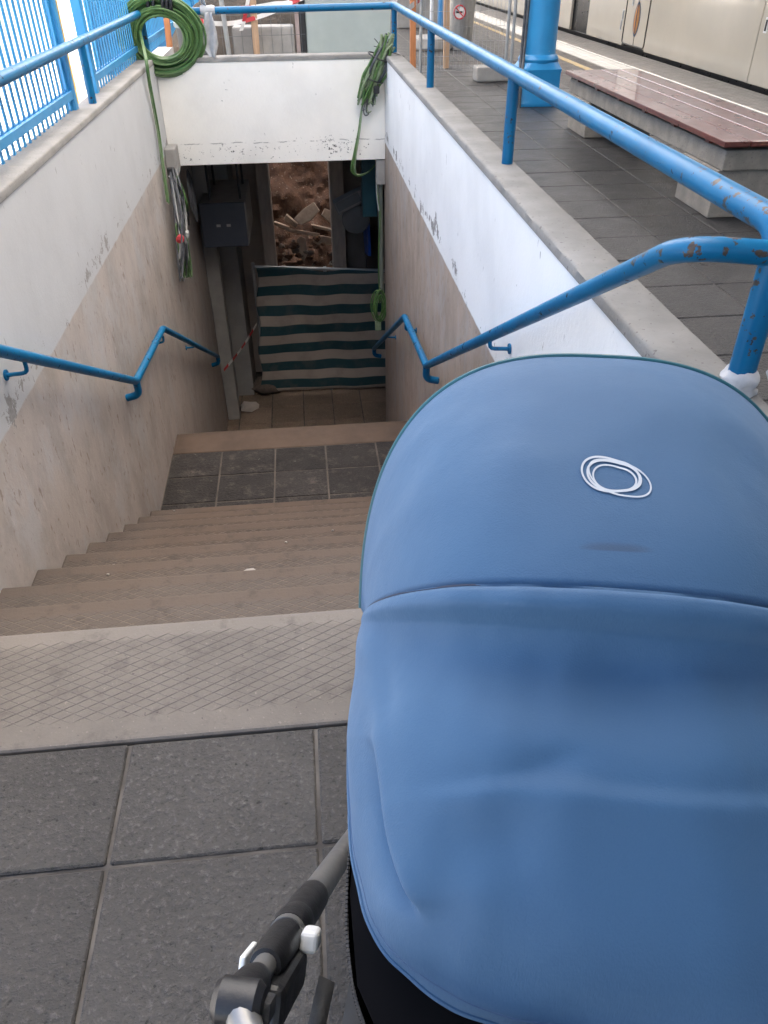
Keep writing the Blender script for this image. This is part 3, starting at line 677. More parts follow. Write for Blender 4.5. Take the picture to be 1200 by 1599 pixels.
# left lower bundle on a bracket
kl = thing('cable_bundle', 'bundle of grey and green cables hanging on the beige wall beside the sign box', 'cable bundle', PX(272, 270, XL))
pr_ = PX(266, 245, XL + .03)
MB().box(XL + .001, XL + .09, 6.9, 7.10, -.13, .075).build('bracket_box', 'concrete', kl, bevel=.012)
rnd = random.Random(4)
for i in range(24):
    u0, v0 = 268 + rnd.uniform(-4, 8), 268 + rnd.uniform(-6, 8); grn = i % 6 == 0
    u1, v1 = 288 + rnd.uniform(-8, 12), (432 + rnd.uniform(-30, 8)) if i % 3 else 350 + rnd.uniform(-20, 25)
    x0 = XL + .05 + rnd.uniform(-.02, .04)
    A = PX(u0, v0, x0); B = PX(u1, v1, x0); m1 = A.lerp(B, .35) + Vector((rnd.uniform(0, .05), rnd.uniform(-.12, .08), 0)); m2 = A.lerp(B, .7) + Vector((rnd.uniform(0, .05), rnd.uniform(-.10, .08), 0))
    MB().tube(spline([A, m1, m2, B], 6), .0075, 5).build('cable', 'cable_green' if grn else ('cable_grey' if i % 5 else 'cable_white'), kl, smooth=True)
for j in range(4):
    c0 = PX(298 + 2 * j, 300 + 6 * j, XL + .09); MB().tube([c0 + Vector((0, .12 * math.cos(a), .19 * math.sin(a) + .01 * j)) for a in [2 * PI * i / 24 for i in range(24)]], .006, 5, closed=True).build('loop', 'cable_grey', kl, smooth=True)
for j in range(4):
    c0 = PX(282 + 2 * j, 392, XL + .07); MB().tube([c0 + Vector((.01 * j, .07 * math.cos(a), .22 * math.sin(a))) for a in [2 * PI * i / 24 for i in range(24)]], .007, 5, closed=True).build('loop', 'cable_green', kl, smooth=True)
MB().obox(PX(290, 366, XL + .11), .06, .07, .05).build('plug', 'cable_white', kl, bevel=.012)
MB().lathe(PX(282, 373, XL + .12), [(.0, -.03), (.028, -.028), (.03, .02), (.0, .03)], 14, Matrix.Rotation(PI / 2, 3, 'X')).build('red_cap', 'signred', kl, smooth=True)
MB().obox(PX(268, 270, XL + .06), .06, .06, .08).build('tape_wrap', 'black', kl, bevel=.012)

# rags on the rail
def rag(name, label, c, parts):
    k = thing(name, label, 'rag', c); return k
c = Vector((PY(325, 18, YR).x, YR, LZ + .007))
k = thing('white_rag', 'white rag knotted round the guard rail above the beam', 'rag', c)
b = MB(); b.tube([c + Vector((x, 0, 0)) for x in (-.055, -.03, 0, .03, .055)], [.034, .037, .033, .037, .032], 12); b.build('knot', 'rag', k, smooth=True)
def rg(u, v):
    wd = .05 + .06 * min(1, v * 2.2) - .085 * max(0, v - .72) / .28; x = c.x + .005 - .015 * v + .05 * max(0, v - .6) + (u - .5) * wd
    return (x, c.y - .035 - .014 * math.sin(u * 8 + v * 3) - .02 * v, c.z - .01 - .34 * v + .05 * u * v)
MB().grid(rg, 10, 16).build('tail', 'rag', k, smooth=True, solid=.002)
def rg2(u, v):
    return (c.x - .02 - .05 * v + (u - .5) * (.03 + .06 * v), c.y + .02 * math.sin(5 * u), c.z + .03 + .13 * v - .03 * v * u)
MB().grid(rg2, 8, 8).build('tail', 'rag', k, smooth=True, solid=.002)
c = Vector((RX, YP, ZC + .045))
k = thing('white_rag', 'white rag tied round the foot of the guard rail post beside the hood', 'rag', c)
b = MB(); b.lathe((RX, YP, ZC - .004), [(.030, 0), (.036, .005), (.037, .011), (.034, .017), (.033, .023), (.035, .029), (.036, .035), (.033, .041), (.029, .046), (.0262, .05)], 40)
for i, v in enumerate(b.v): q_ = Vector(v); b.v[i] = tuple(q_ + Vector((noise.noise(q_ * 45), noise.noise(q_ * 45 + Vector((9, 0, 0))), .8 * noise.noise(q_ * 38 + Vector((0, 7, 0))))) * .007)
b.build('wrap', 'rag', k, smooth=True)
MB().grid(lambda u, v: (RX + .02 + .035 * u + .03 * v, YP - .045 - .02 * v, ZC + .06 - .07 * v - .02 * u + .012 * math.sin(6 * u)), 6, 8).build('tail', 'rag', k, smooth=True, solid=.002)

# ------------------------------------------------------------------ beyond the beam
cb = thing('steel_cabinet', 'pale grey green metal cabinet standing behind the beam', 'cabinet', (.5, 8.2, 0))
MB().box(.13, .90, 8.2, 8.75, 0, 1.35).build('body', 'cabinet', cb, bevel=.012)
MB().box(.075, .128, 8.19, 8.72, 0, 1.36).build('edge_trim', 'black', cb, bevel=.004)
MB().box(.035, .07, 8.19, 8.24, 0, 1.37).build('corner_post', simple('pinkish', (.42, .33, .31), None, .6), cb, bevel=.004)
tag(MB().box(-.53, .02, 8.16, 8.42, 0, .812).build('concrete_block', 'concrete', bevel=.02), 'grey concrete barrier block behind the beam beside the cabinet', 'concrete block')
wm = MB()
for i in range(9): x = -.62 + i * .088; wm.tube([(x, 8.13, .4), (x, 8.13, .95)], .0018, 4)
for z in (.48, .60, .74, .9): wm.tube([(-.65, 8.133, z), (.12, 8.133, z + .01)], .0018, 4)
tag(wm.build('wire_mesh', 'bin_grey'), 'thin rusty wire mesh sheet in front of the concrete block', 'mesh')
bi = thing('waste_bin', 'dark grey plastic bin with a pale rim behind the coil', 'bin', (-.85, 8.0, 0))
MB().lathe((-.85, 8.0, 0), [(.11, 0), (.13, .4), (.15, .83)], 24).build('body', 'bin_grey', bi, smooth=True)
MB().lathe((-.85, 8.0, .83), [(.155, 0), (.165, .01), (.165, .04), (.15, .045)], 24).build('rim', 'cabinet', bi, smooth=True)
tag(MB().tube([PY(354, 88, 7.8), PY(343, -12, 7.75)] if False else [(PY(354, 88, 7.8).x + .05, 7.8, 0), PY(344, -12, 7.75)], .02, 10).build('steel_post', 'galv', smooth=True), 'thin grey steel post leaning behind the rag', 'post')
def stake(name, label, u0, v0, u1, v1, y, wd, mat, foot=True, group=None):
    A = PY(u0, v0, y); B = PY(u1, v1, y); d = (A - B); A = B + d * ((B.z) / (B.z - A.z)) if foot else A
    b = MB(); ax = (B - A).normalized(); e1 = ax.cross(Vector((0, 1, 0))).normalized(); e2 = ax.cross(e1)
    b.add([p + e1 * sx * wd / 2 + e2 * sy * wd / 2 for p in (A, B) for sx, sy in ((-1, -1), (1, -1), (1, 1), (-1, 1))], [(0, 1, 2, 3), (7, 6, 5, 4), (0, 4, 5, 1), (1, 5, 6, 2), (2, 6, 7, 3), (3, 7, 4, 0)])
    return tag(b.build(name, mat, bevel=.003, seg=1), label, 'stake', group)
stake('wooden_stake', 'pale wooden stake in front of the grey concrete block', 402, 90, 394, -12, 8.03, .055, 'wood_pale')
stake('wooden_stake', 'wooden stake seen through the ring of the large green coil', 266, 80, 256, -12, 8.4, .05, 'wood_orange')
stake('wooden_stake', 'orange wooden stake behind the corner of the guard rail', 645, 70, 645, -12, 11.2, .07, 'wood_orange')
stake('wooden_stake', 'pale wooden stake on a flat base beside the litter bin', 697, 105, 698, -12, 12.1, .075, 'wood_pale')
# red and white tapes
def tape(label, pts, wd, mat='tape', nvec=(0, .25, 1)):
    q = spline(pts, 6); nv = [Vector((.1 * math.sin(i * .9), nvec[1] + .2 * math.sin(i * .5), nvec[2])).normalized() for i in range(len(q))]
    return tag(MB().ribbon(q, nv, wd).build('warning_tape', mat, origin=q[0]), label, 'tape')
tape('white tape hanging in a loop from the rag to the wooden stake', [PY(300, 28, 7.7), PY(330, 36, 7.75), PY(365, 36, 7.9), PY(398, 28, 8.0), PY(432, 16, 8.05), PY(470, -4, 8.1)], .035)
tape('red and white tape stretched above the concrete block', [PY(375, 14, 7.85), PY(400, 12, 8.0), PY(430, 7, 8.05), PY(450, 5, 8.08), PY(482, -8, 8.1)], .045)
tape('red and white tape dangling beside the pale wooden stake', [PY(388, -8, 7.95), PY(384, 12, 7.95), PY(381, 30, 7.95), PY(377, 46, 7.95)], .04, 'tape_v', (1, .25, 0)) if False else None
c0 = [PY(390, -10, 7.95), PY(385, 14, 7.95), PY(382, 30, 7.95), PY(377, 48, 7.95)]
tag(MB().ribbon(spline(c0, 6), Vector((1, .2, .1)).normalized(), .035).build('warning_tape', 'tape_v', origin=c0[0]), 'red and white tape end dangling beside the pale wooden stake', 'tape')
tape('red and white tape tied from the rail corner to the orange stake', [PY(630, 20, 9.5), PY(645, 8, 11.0), PY(662, -6, 12)], .06)
# dark mound of earth on the surface
def mound(u, v):
    a = 2 * PI * u; r = v; n = noise.fractal(Vector((math.cos(a) * r * 3, math.sin(a) * r * 3, 1.7)), 1, 2, 5)
    return (-.45 + 1.15 * r * math.cos(a), 9.3 + .5 * r * math.sin(a), max(-.01, 1.12 * (1 - r ** 2.2) + .10 * n * (1 - r * .6)))
mo = MB().grid(mound, 64, 26).build('earth_mound', 'mound', smooth=True); mo['kind'] = 'stuff'
o = chunk('boulder', PY(300, 72, 8.6), .14, 'rubble', 2.2); tag(o, 'pale rubble lump heaped near the bin behind the coil', 'rubble')
# blue hoarding behind
hb = thing('hoarding', 'blue sheet hoarding closing off the works behind the coil', 'hoarding', (-1.0, 12.2, 0))
for i in range(4): MB().box(-2.6 + i * .7, -2.6 + i * .7 + .68, 12.2, 12.25, 0, 2.0).build('panel', 'hoardblue', hb, bevel=.006)
for i in range(5): MB().box(-2.64 + i * .7, -2.58 + i * .7, 12.14, 12.2, 0, 2.1).build('post', 'fenceblue', hb, bevel=.004)
# round concrete base, litter bin, poles, mesh fence
c = PZ(676, 76, 0); tag(MB().lathe((c.x, c.y, 0), [(.36, 0), (.38, .03), (.36, .16), (.30, .18)], 28).build('round_planter_plinth', 'concrete', smooth=True), 'round pale concrete base on the paving beyond the rail', 'base')
c = PZ(716, 76, 0); lb_ = thing('litter_bin', 'steel litter bin with a round no smoking sign', 'litter bin', (c.x, c.y, 0))
MB().lathe((c.x, c.y, .0), [(.20, 0), (.20, .05), (.21, .06), (.265, 1.0), (.27, 1.1)], 30).build('body', 'steel', lb_, smooth=True)
MB().lathe((c.x, c.y, 1.1), [(.28, 0), (.28, .04), (.2, .08)], 30).build('lid', 'steel', lb_, smooth=True)
ps = PY(718, 19, c.y - .25); sg = MB().lathe(ps, [(.10, 0), (.10, .006)], 28, Matrix.Rotation(PI / 2, 3, 'X')).build('no_smoking_sign', 'signwhite', lb_)
MB().tube([ps + Vector((.09 * math.cos(a), -.012, .09 * math.sin(a))) for a in [2 * PI * i / 28 for i in range(28)]], .011, 6, closed=True).build('ring', 'signred', None).parent = sg
MB().box(ps.x - .055, ps.x + .045, ps.y - .012, ps.y - .008, ps.z - .012, ps.z + .012).build('cigarette', 'black').parent = sg
MB().tube([ps + Vector((-.065, -.014, .065)), ps + Vector((.065, -.014, -.065))], .009, 6).build('slash', 'signred').parent = sg
for ch in sg.children: ch.matrix_parent_inverse = Matrix.Translation(-(Vector(lb_.location) + sg.location))
c = PZ(690, 66, 0); tag(MB().tube([(c.x, c.y, 0), (c.x, c.y, 2.6)], .085, 14).build('sign_post', 'hoardblue', smooth=True), 'dark blue post behind the pale wooden stake', 'post')
c = PZ(680, 66, 0); tag(MB().tube([(c.x, c.y + .5, 0), (c.x, c.y + .5, 2.2)], .035, 10).build('sign_post', 'signwhite', smooth=True), 'thin white post behind the guard rail', 'post')
mf = thing('mesh_fence', 'galvanised wire mesh fence panel standing on a concrete foot', 'mesh fence', (2.4, 10.8, 0))
b = MB(); x0, x1, yy = 1.55, 2.62, 10.8
for i in range(22): x = x0 + (x1 - x0) * i / 21; b.tube([(x, yy, .12), (x, yy, 2.0)], .002, 4)
for i in range(13): z = .12 + i * .155; b.tube([(x0, yy + .004, z), (x1, yy + .004, z)], .002, 4)
b.build('wire_grid', 'galv', mf)['kind'] = 'stuff'
for x in (x0, x1, x1 + .07): MB().tube([(x, yy, .02), (x, yy, 2.05)], .02, 10).build('post', 'galv', mf, smooth=True)
MB().box(2.24, 2.80, 10.68, 10.95, .002, .16).build('foot', 'concrete', mf, bevel=.02)
b = MB()
kb2 = thing('kiosk_box', 'grey cabinet with a dark top edge beyond the orange stake', 'cabinet', (2.7, 20, 0))
c = PZ(672, 52, 0)
kb2.location = (c.x, c.y, 0); kb2.matrix_world = Matrix.Translation((c.x, c.y, 0))
MB().box(c.x - .5, c.x + .55, c.y + 1.2, c.y + 1.7, 0, 1.0).build('body', 'concrete', kb2, bevel=.02)
MB().box(c.x - .53, c.x + .58, c.y + 1.17, c.y + 1.73, 1.0, 1.07).build('top', 'black', kb2, bevel=.01)

# ------------------------------------------------------------------ blue column
cl = thing('platform_column', 'blue painted cast column with a square foot beside the bench', 'column', (2.54, 9.05, 0))
CX, CY = 2.54, 9.05
def sq(zs):
    b = MB(); vs = []; fs = []; n = 24
    for z, hw, e_ in zs:
        for k in range(n):
            a = 2 * PI * k / n; ca, sa = math.cos(a), math.sin(a); r = hw / (abs(ca) ** e_ + abs(sa) ** e_) ** (1 / e_); vs.append((CX + r * ca, CY + r * sa, z))
    for i in range(len(zs) - 1):
        for k in range(n): fs.append((i * n + k, i * n + (k + 1) % n, (i + 1) * n + (k + 1) % n, (i + 1) * n + k))
    b.add(vs, fs); return b
sq([(0, .215, 9), (.03, .222, 9), (.05, .213, 9), (.30, .215, 8), (.34, .222, 8), (.36, .21, 6), (.40, .195, 3)]).build('foot', 'colblue', cl, smooth=True)
MB().lathe((CX, CY, .38), [(.19, 0), (.205, .02), (.21, .045), (.195, .07), (.175, .085), (.17, .11), (.166, 1.0), (.155, 3.16)], 36).build('shaft', 'colblue', cl, smooth=True)
for dx, dy in ((-.185, -.06), (-.20, -.01)):
    MB().tube(spline([(CX + dx - .03, CY + dy - .16, .0), (CX + dx - .03, CY + dy - .15, .3), (CX + dx, CY + dy - .05, .5), (CX + dx + .01, CY + dy - .03, 1.2), (CX + dx + .02, CY + dy, 3.0)], 6), .014, 8).build('cable', 'cable_grey', cl, smooth=True)
tag(chunk('cable_tangle', Vector((2.26, 8.78, .2)), .03, 'black', 3), 'small dark tangle at the column foot', 'cable') if False else None

# ------------------------------------------------------------------ bench
BX0, BX1, BY0, BY1, BZ = 2.47, 3.13, 4.66, 7.86, .45
bn = thing('bench', 'concrete bench with dark red wooden planks beside the blue column', 'bench', ((BX0 + BX1) / 2, (BY0 + BY1) / 2, 0))
pw = (BX1 - BX0) / 4
for i in range(4): MB().box(BX0 + i * pw + .004, BX0 + (i + 1) * pw - .004, BY0, BY1, BZ - .032, BZ + random.uniform(-.002, .002)).build('plank', 'bench_wood', bn, bevel=.006)
for j in range(6): y = BY0 + .28 + j * (BY1 - BY0 - .56) / 5; MB().box(BX0 + .03, BX1 - .03, y - .03, y + .03, BZ - .055, BZ - .033).build('batten', 'bench_wood', bn, bevel=.003)
MB().box(BX0 + .045, BX1 - .045, BY0 + .04, BY1 - .04, BZ - .17, BZ - .056).build('slab', 'bench_stone', bn, bevel=.008)
for y in (BY0 + .06, BY1 - .66): MB().box(BX0 + .03, BX1 - .03, y, y + .5, .002, BZ - .171).build('leg', 'bench_stone', bn, bevel=.008)

# ------------------------------------------------------------------ train
TX = 5.32
tr = thing('train', 'cream commuter train standing along the platform edge', 'train', (TX, 12, -1.1))
def side(u, v):
    z = -.02 + 3.3 * v; return (TX + (.0 if z < 2.2 else (z - 2.2) ** 2 * .25), -10 + 65 * u, z)
def seg(y0, y1, z0=-.0, z1=3.4, name='side_panel', mat='train', off=0., th=.05, bev=.01):
    return MB().box(TX + off, TX + th + off, y0, y1, z0, z1).build(name, mat, tr, bevel=bev)
seg(-10, 9.85, .03, .92); seg(9.865, 13.15, .03, .92); seg(13.165, 14.10, .055, 2.4, 'door'); seg(14.115, 15.95, .03, .92); seg(17.0, 21.9, .03, .92); seg(21.95, 45, .03, .92)
seg(-10, 45, .93, 1.55, 'window_band', 'glass_dark', .012); seg(-10, 45, 1.56, 2.6, 'upper_panel', 'train')
seg(16.0, 16.95, .0, 2.6, 'gangway', 'train_dark', .15)
MB().box(TX + .06, TX + 2.8, -10, 45, -.25, 2.6).build('body_core', 'train_dark', tr)
MB().box(TX + .02, TX + .08, -10, 45, -.9, .028).build('skirt', 'train_dark', tr)
MB().box(TX + .3, TX + 2.5, -10, 45, 2.6, 3.2).build('roof', 'galv', tr, bevel=.2)
# door outline
def outline(y0, y1, z0, z1, r=.06):
    pts = fillet([(TX - .003, y0, z1), (TX - .003, y0, z0), (TX - .003, y1, z0), (TX - .003, y1, z1)], r, 6); return MB().tube(pts, .009, 6)
outline(13.16, 14.105, .07, 1.6).build('door_seal', 'train_dark', tr, smooth=True)
MB().box(TX - .004, TX + .01, 13.60, 13.612, .06, .95).build('door_seam', 'train_dark', tr)
def almond(yc, zc, hw, hh, matn, off, name):
    b = MB(); n = 20; vs = []
    for k in range(2 * n):
        a = 2 * PI * k / (2 * n); vs.append((TX - off, yc + hw * math.copysign(abs(math.cos(a)) ** 1.25, math.cos(a)), zc + hh * math.sin(a)))
    b.add(vs, [tuple(range(2 * n))]); vs2 = [(v[0] + .004, v[1], v[2]) for v in vs]
    b.add(vs2, [tuple(range(2 * n))[::-1]]); return b.build(name, matn, tr)
almond(13.606, .42, .125, .235, 'emblem_blue', .004, 'emblem'); almond(13.606, .42, .095, .20, 'emblem_orange', .008, 'emblem')
MB().box(TX - .014, TX - .009, 13.598, 13.614, .20, .64).build('emblem_seam', 'emblem_blue', tr)
almond(9.30, .36, .16, .27, 'emblem_blue', .004, 'emblem')
for y, z in ((9.72, .62), (14.22, .44), (13.86, .66), (14.25, .30)):
    MB().box(TX - .004, TX + .01, y - .035, y + .035, z - .075, z + .075).build('handle_recess', 'signwhite' if y < 10 else 'galv', tr, bevel=.003)
    MB().box(TX - .012, TX, y - .018, y + .012, z - .055, z + .055).build('handle', 'train_dark' if y < 10 else 'galv', tr, bevel=.003)

# ------------------------------------------------------------------ stroller
YAW = .2252; PCX, PCY, PZ0 = .2392, .5394, .8119
sr = thing('stroller', 'blue hooded baby stroller with grey tube frame at the top of the stairs', 'stroller', (PCX, PCY, 0))
sr.rotation_euler = (0, 0, -YAW); sr['_rot'] = 1
MR = Matrix.Rotation(-YAW, 3, 'Z')
def LOC(Pw): return MR.transposed() @ (Vector(Pw) - Vector((PCX, PCY, 0)))
def onloc(u, v, lx):
    d = MR.transposed() @ _ray(u, v); c = LOC((0, 0, CH)); return c + d * ((lx - c.x) / d.x)
HW = .215
FB = (.2967, 1.2898, 2.756, HW); MBW = (.3055, 2.2195, 2.50, .2035); HB = (.366, 3.10, 3.3, .206)
def bow(p, t):
    Rr, a, n, w_ = p; ct, st = math.cos(t), math.sin(t)
    x = -math.copysign(abs(ct) ** (2 / n), ct) * w_; y = abs(st) ** (2 / n) * Rr
    return Vector((x, y * math.cos(a), PZ0 + y * math.sin(a)))
def lerp4(p, q, s): return tuple(a + (b - a) * s for a, b in zip(p, q))
def wpx(P):
    Pw = MR @ P + Vector((PCX, PCY, 0)); q = R.transposed() @ (Pw - Vector((0, 0, CH))); return (600 + 1200 * q.x / -q.z, 799.5 - 1200 * q.y / -q.z)
def hood_pt(t, s):
    """s 0..1 front panel, 1..2 back panel"""
    if s <= 1:
        p = bow(lerp4(FB, MBW, s), t); st = math.sin(t)
        c = Vector((0, 0, PZ0)); d = (p - c); k = 1 - .028 * math.sin(PI * s) * st
        k += .006 * math.sin(t * 5 + 4 * s) * math.sin(PI * s) * st
        k -= .010 * math.exp(-((s - .52 + .12 * math.cos(t)) / .16) ** 2) * st ** 2
        k += .016 * noise.noise(Vector((math.cos(t) * 2.2 + s * 1.5, s * 2.4 - math.cos(t), 5.1))) * math.sin(PI * s) * st + .007 * noise.noise(Vector((math.cos(t) * 5 - s * 3, s * 5 + math.cos(t) * 3, 1.1))) * math.sin(PI * s) * st
        return c + d * k
    s2 = s - 1
    p = bow(lerp4(MBW, HB, s2), t); st = math.sin(t); c = Vector((0, 0, PZ0)); d = p - c
    x = -math.cos(t)
    sm = lambda a, b, v: (lambda q: q * q * (3 - 2 * q))(min(1, max(0, (v - a) / (b - a))))
    k = 1 + .026 * sm(0, .02, s2) * (1 - sm(.055, .115, s2)) * st     # padded ridge under the seam
    k -= .0085 * math.exp(-(s2 / .010) ** 2) * st
    k -= .100 * math.exp(-((s2 - .20) / .15) ** 2) * sm(.03, .12, s2) * st ** 2            # sag below it
    k += .040 * math.exp(-((s2 - .76) / .2) ** 2) * st
    k += .013 * noise.noise(Vector((x * 2.6, s2 * 3.6, .4))) * st + .010 * noise.noise(Vector((x * 6 + s2 * 4, s2 * 5 - x * 4, 2.4))) * st
    P = c + d * k
    # folds of the slack cloth, placed where the photograph shows them
    u, v = wpx(P); dd = 0.
    vc = 1243 + .02 * (u - 900) - 22 * math.exp(-((u - 840) / 150) ** 2); dv = v - vc
    on = 1 / (1 + math.exp(-(u - 680) / 25)); sg = 1 / (1 + math.exp(-dv / 5))
    dd += on * (.0048 * sg * math.exp(-max(dv, 0) / 110) - .0030 * (1 - sg) * math.exp(min(dv, 0) / 60))
    uc = 583 + .07 * (v - 1090) + 36 * max(0, (v - 1250) / 160) ** 2; du = u - uc
    va = 1 / (1 + math.exp(-(v - 1130) / 18)) / (1 + math.exp((v - 1408) / 10)); sg = 1 / (1 + math.exp(-du / 4))
    dd += va * (.012 * sg * math.exp(-max(du, 0) / 45) - .040 * (1 - sg) * math.exp(min(du, 0) / 26) * min(1, max(0, (v - 1150) / 120)))
    dd -= .0045 * math.exp(-(((u - 870) + (v - 1195) * 1.6) / 60) ** 2 - (((v - 1195) - (u - 870) * .5) / 45) ** 2)
    dd -= .005 * math.exp(-((u - 760) / 70) ** 2 - ((v - 1330) / 60) ** 2)
    dd += .006 * math.exp(-((u - 575) / 22) ** 2 - ((v - 1005) / 40) ** 2) - .006 * math.exp(-((u - 600) / 20) ** 2 - ((v - 1085) / 45) ** 2)
    return P + d.normalized() * dd
TA = [.02 + (PI - .04) * i / 96 for i in range(97)]
def tmap(u): return .03 + (PI - .06) * u
hd = bpy.data.objects.new('hood', None); COL.objects.link(hd); hd.parent = sr
def lbuild(b, name, mat, parent=None, **kw):
    o = b.build(name, mat, None, **kw); o.parent = parent or sr; return o
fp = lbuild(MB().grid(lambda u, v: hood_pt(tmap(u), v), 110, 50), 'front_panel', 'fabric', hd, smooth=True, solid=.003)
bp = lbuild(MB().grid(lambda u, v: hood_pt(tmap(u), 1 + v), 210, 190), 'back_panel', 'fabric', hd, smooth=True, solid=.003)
for o in (fp, bp): shade(o, 180)
lbuild(MB().tube([hood_pt(tmap(i / 120), 0) * 1.0 + Vector((0, .001, 0)) for i in range(121)], .0024, 8), 'front_binding', 'teal_binding', hd, smooth=True)
lbuild(MB().tube([hood_pt(tmap(i / 120), 1.003) for i in range(121)], .0014, 6), 'seam_line', simple('seam', (.02, .03, .06), None, .8), hd)
lbuild(MB().tube([hood_pt(tmap(i / 160), 1.955) * 1.0 for i in range(161)], .0006, 5), 'hem_stitch', simple('stitch', (.05, .1, .2), None, .8), hd)
lbuild(MB().tube([hood_pt(tmap(i / 120), 2.0) for i in range(121)], .0022, 6), 'hem', 'fabric', hd, smooth=True)
# find the logo centre on the panel
def find(u, v, s0=0., s1=1.):
    best = None
    for i in range(20, 141):
        for j in range(41):
            t = PI * i / 160; s = s0 + (s1 - s0) * j / 40; a, b_ = wpx(hood_pt(t, s)); d = (a - u) ** 2 + (b_ - v) ** 2
            if best is None or d < best[0]: best = (d, t, s)
    return best[1:]
def hood_n(t, s):
    a = hood_pt(t + .004, s) - hood_pt(t - .004, s); b_ = hood_pt(t, s + .004) - hood_pt(t, s - .004); n = a.cross(b_).normalized()
    return n if n.dot(hood_pt(t, s) - Vector((0, 0, PZ0))) > 0 else -n
lt, ls = find(957, 750)
et = (hood_pt(lt + .01, ls) - hood_pt(lt - .01, ls)).length / .02; es = (hood_pt(lt, ls + .01) - hood_pt(lt, ls - .01)).length / .02
def ring(rx, ry, cx, cy, rot, wd):
    n = 64; vs = []
    for i in range(n):
        a = 2 * PI * i / n
        for k in (-1, 1):
            x0, y0 = (rx + k * wd / 2) * math.cos(a), (ry + k * wd / 2) * math.sin(a)
            x = cx + x0 * math.cos(rot) - y0 * math.sin(rot); y = cy + x0 * math.sin(rot) + y0 * math.cos(rot)
            t, s = lt + x / et, ls - y / es; vs.append(hood_pt(t, s) + hood_n(t, s) * .0012)
    return MB().add(vs, [(2 * i, 2 * i + 1, 2 * ((i + 1) % n) + 1, 2 * ((i + 1) % n)) for i in range(n)])
for a_ in [tuple(q * (.84 if k in (0, 1, 2, 3) else 1) for k, q in enumerate(t)) for t in ((.0250, .0195, -.0040, .0030, -.25, .0020), (.0275, .0180, .0050, -.0005, -.5, .0015), (.0170, .0145, .0005, -.0010, -.3, .0015), (.0220, .0172, -.0005, .0015, -.2, .0021))]:
    lbuild(ring(*a_), 'logo_ring', 'logo_white', fp)
# shadow of a small pocket bump, painted softly into the cloth colour
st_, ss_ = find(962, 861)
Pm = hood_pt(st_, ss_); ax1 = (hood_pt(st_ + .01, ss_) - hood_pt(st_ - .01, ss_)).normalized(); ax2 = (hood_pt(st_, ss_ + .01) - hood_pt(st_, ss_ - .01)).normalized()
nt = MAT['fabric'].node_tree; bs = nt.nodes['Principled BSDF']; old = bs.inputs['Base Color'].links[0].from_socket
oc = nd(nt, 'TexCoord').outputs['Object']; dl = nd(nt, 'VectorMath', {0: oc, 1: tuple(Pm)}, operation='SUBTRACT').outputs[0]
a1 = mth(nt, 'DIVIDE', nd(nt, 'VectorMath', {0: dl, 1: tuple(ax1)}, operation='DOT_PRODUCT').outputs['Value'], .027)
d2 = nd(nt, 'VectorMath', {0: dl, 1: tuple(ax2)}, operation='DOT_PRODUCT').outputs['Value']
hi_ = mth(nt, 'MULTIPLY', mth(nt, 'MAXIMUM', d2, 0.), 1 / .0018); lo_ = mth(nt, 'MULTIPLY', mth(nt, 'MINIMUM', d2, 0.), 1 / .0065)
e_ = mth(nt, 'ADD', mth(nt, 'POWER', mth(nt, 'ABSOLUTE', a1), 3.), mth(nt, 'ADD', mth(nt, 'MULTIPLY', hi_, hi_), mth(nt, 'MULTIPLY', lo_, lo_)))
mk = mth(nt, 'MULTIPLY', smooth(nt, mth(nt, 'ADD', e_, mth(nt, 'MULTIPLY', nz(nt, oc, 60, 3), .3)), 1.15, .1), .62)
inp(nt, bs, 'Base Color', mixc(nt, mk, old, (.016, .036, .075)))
# bassinet tub
def tub(u, v):
    a = 2 * PI * u; ca, sa = math.cos(a), math.sin(a); n = 5.0
    r = 1 / (abs(ca) ** n + abs(sa) ** n) ** (1 / n); k = 1 - .22 * max(v, 0.) ** 1.5
    return (.196 * r * ca * k, .0875 + .4875 * r * sa * k, .775 - .22 * v)
MAT['tub'] = simple('tub_black', (.0022, .002, .003), (.003, .003, .004), .9); MAT['tub'].node_tree.nodes['Principled BSDF'].inputs['Specular IOR Level'].default_value = .12
tb_ = lbuild(MB().grid(tub, 72, 12), 'bassinet', 'tub', sr, smooth=True)
lbuild(MB().grid(lambda u, v: (tub(u, .98)[0] * v, .0875 + (tub(u, .98)[1] - .0875) * v, .56), 48, 3), 'bassinet_base', 'tub', sr)
lbuild(MB().grid(lambda u, v: (tub(u, 0)[0] * v * .99, .0875 + (tub(u, 0)[1] - .0875) * v * .99, .773 + .03 * (1 - v ** 2)), 48, 6), 'apron', 'tub', sr, smooth=True)
b = MB()
for i in range(260):
    u = .5 + .25 * i / 260; P = Vector(tub(u, -.01)); b.obox(P + Vector((0, 0, -.006)), .0022, .0026, .003)
lbuild(b, 'zip_teeth', 'strap', tb_)
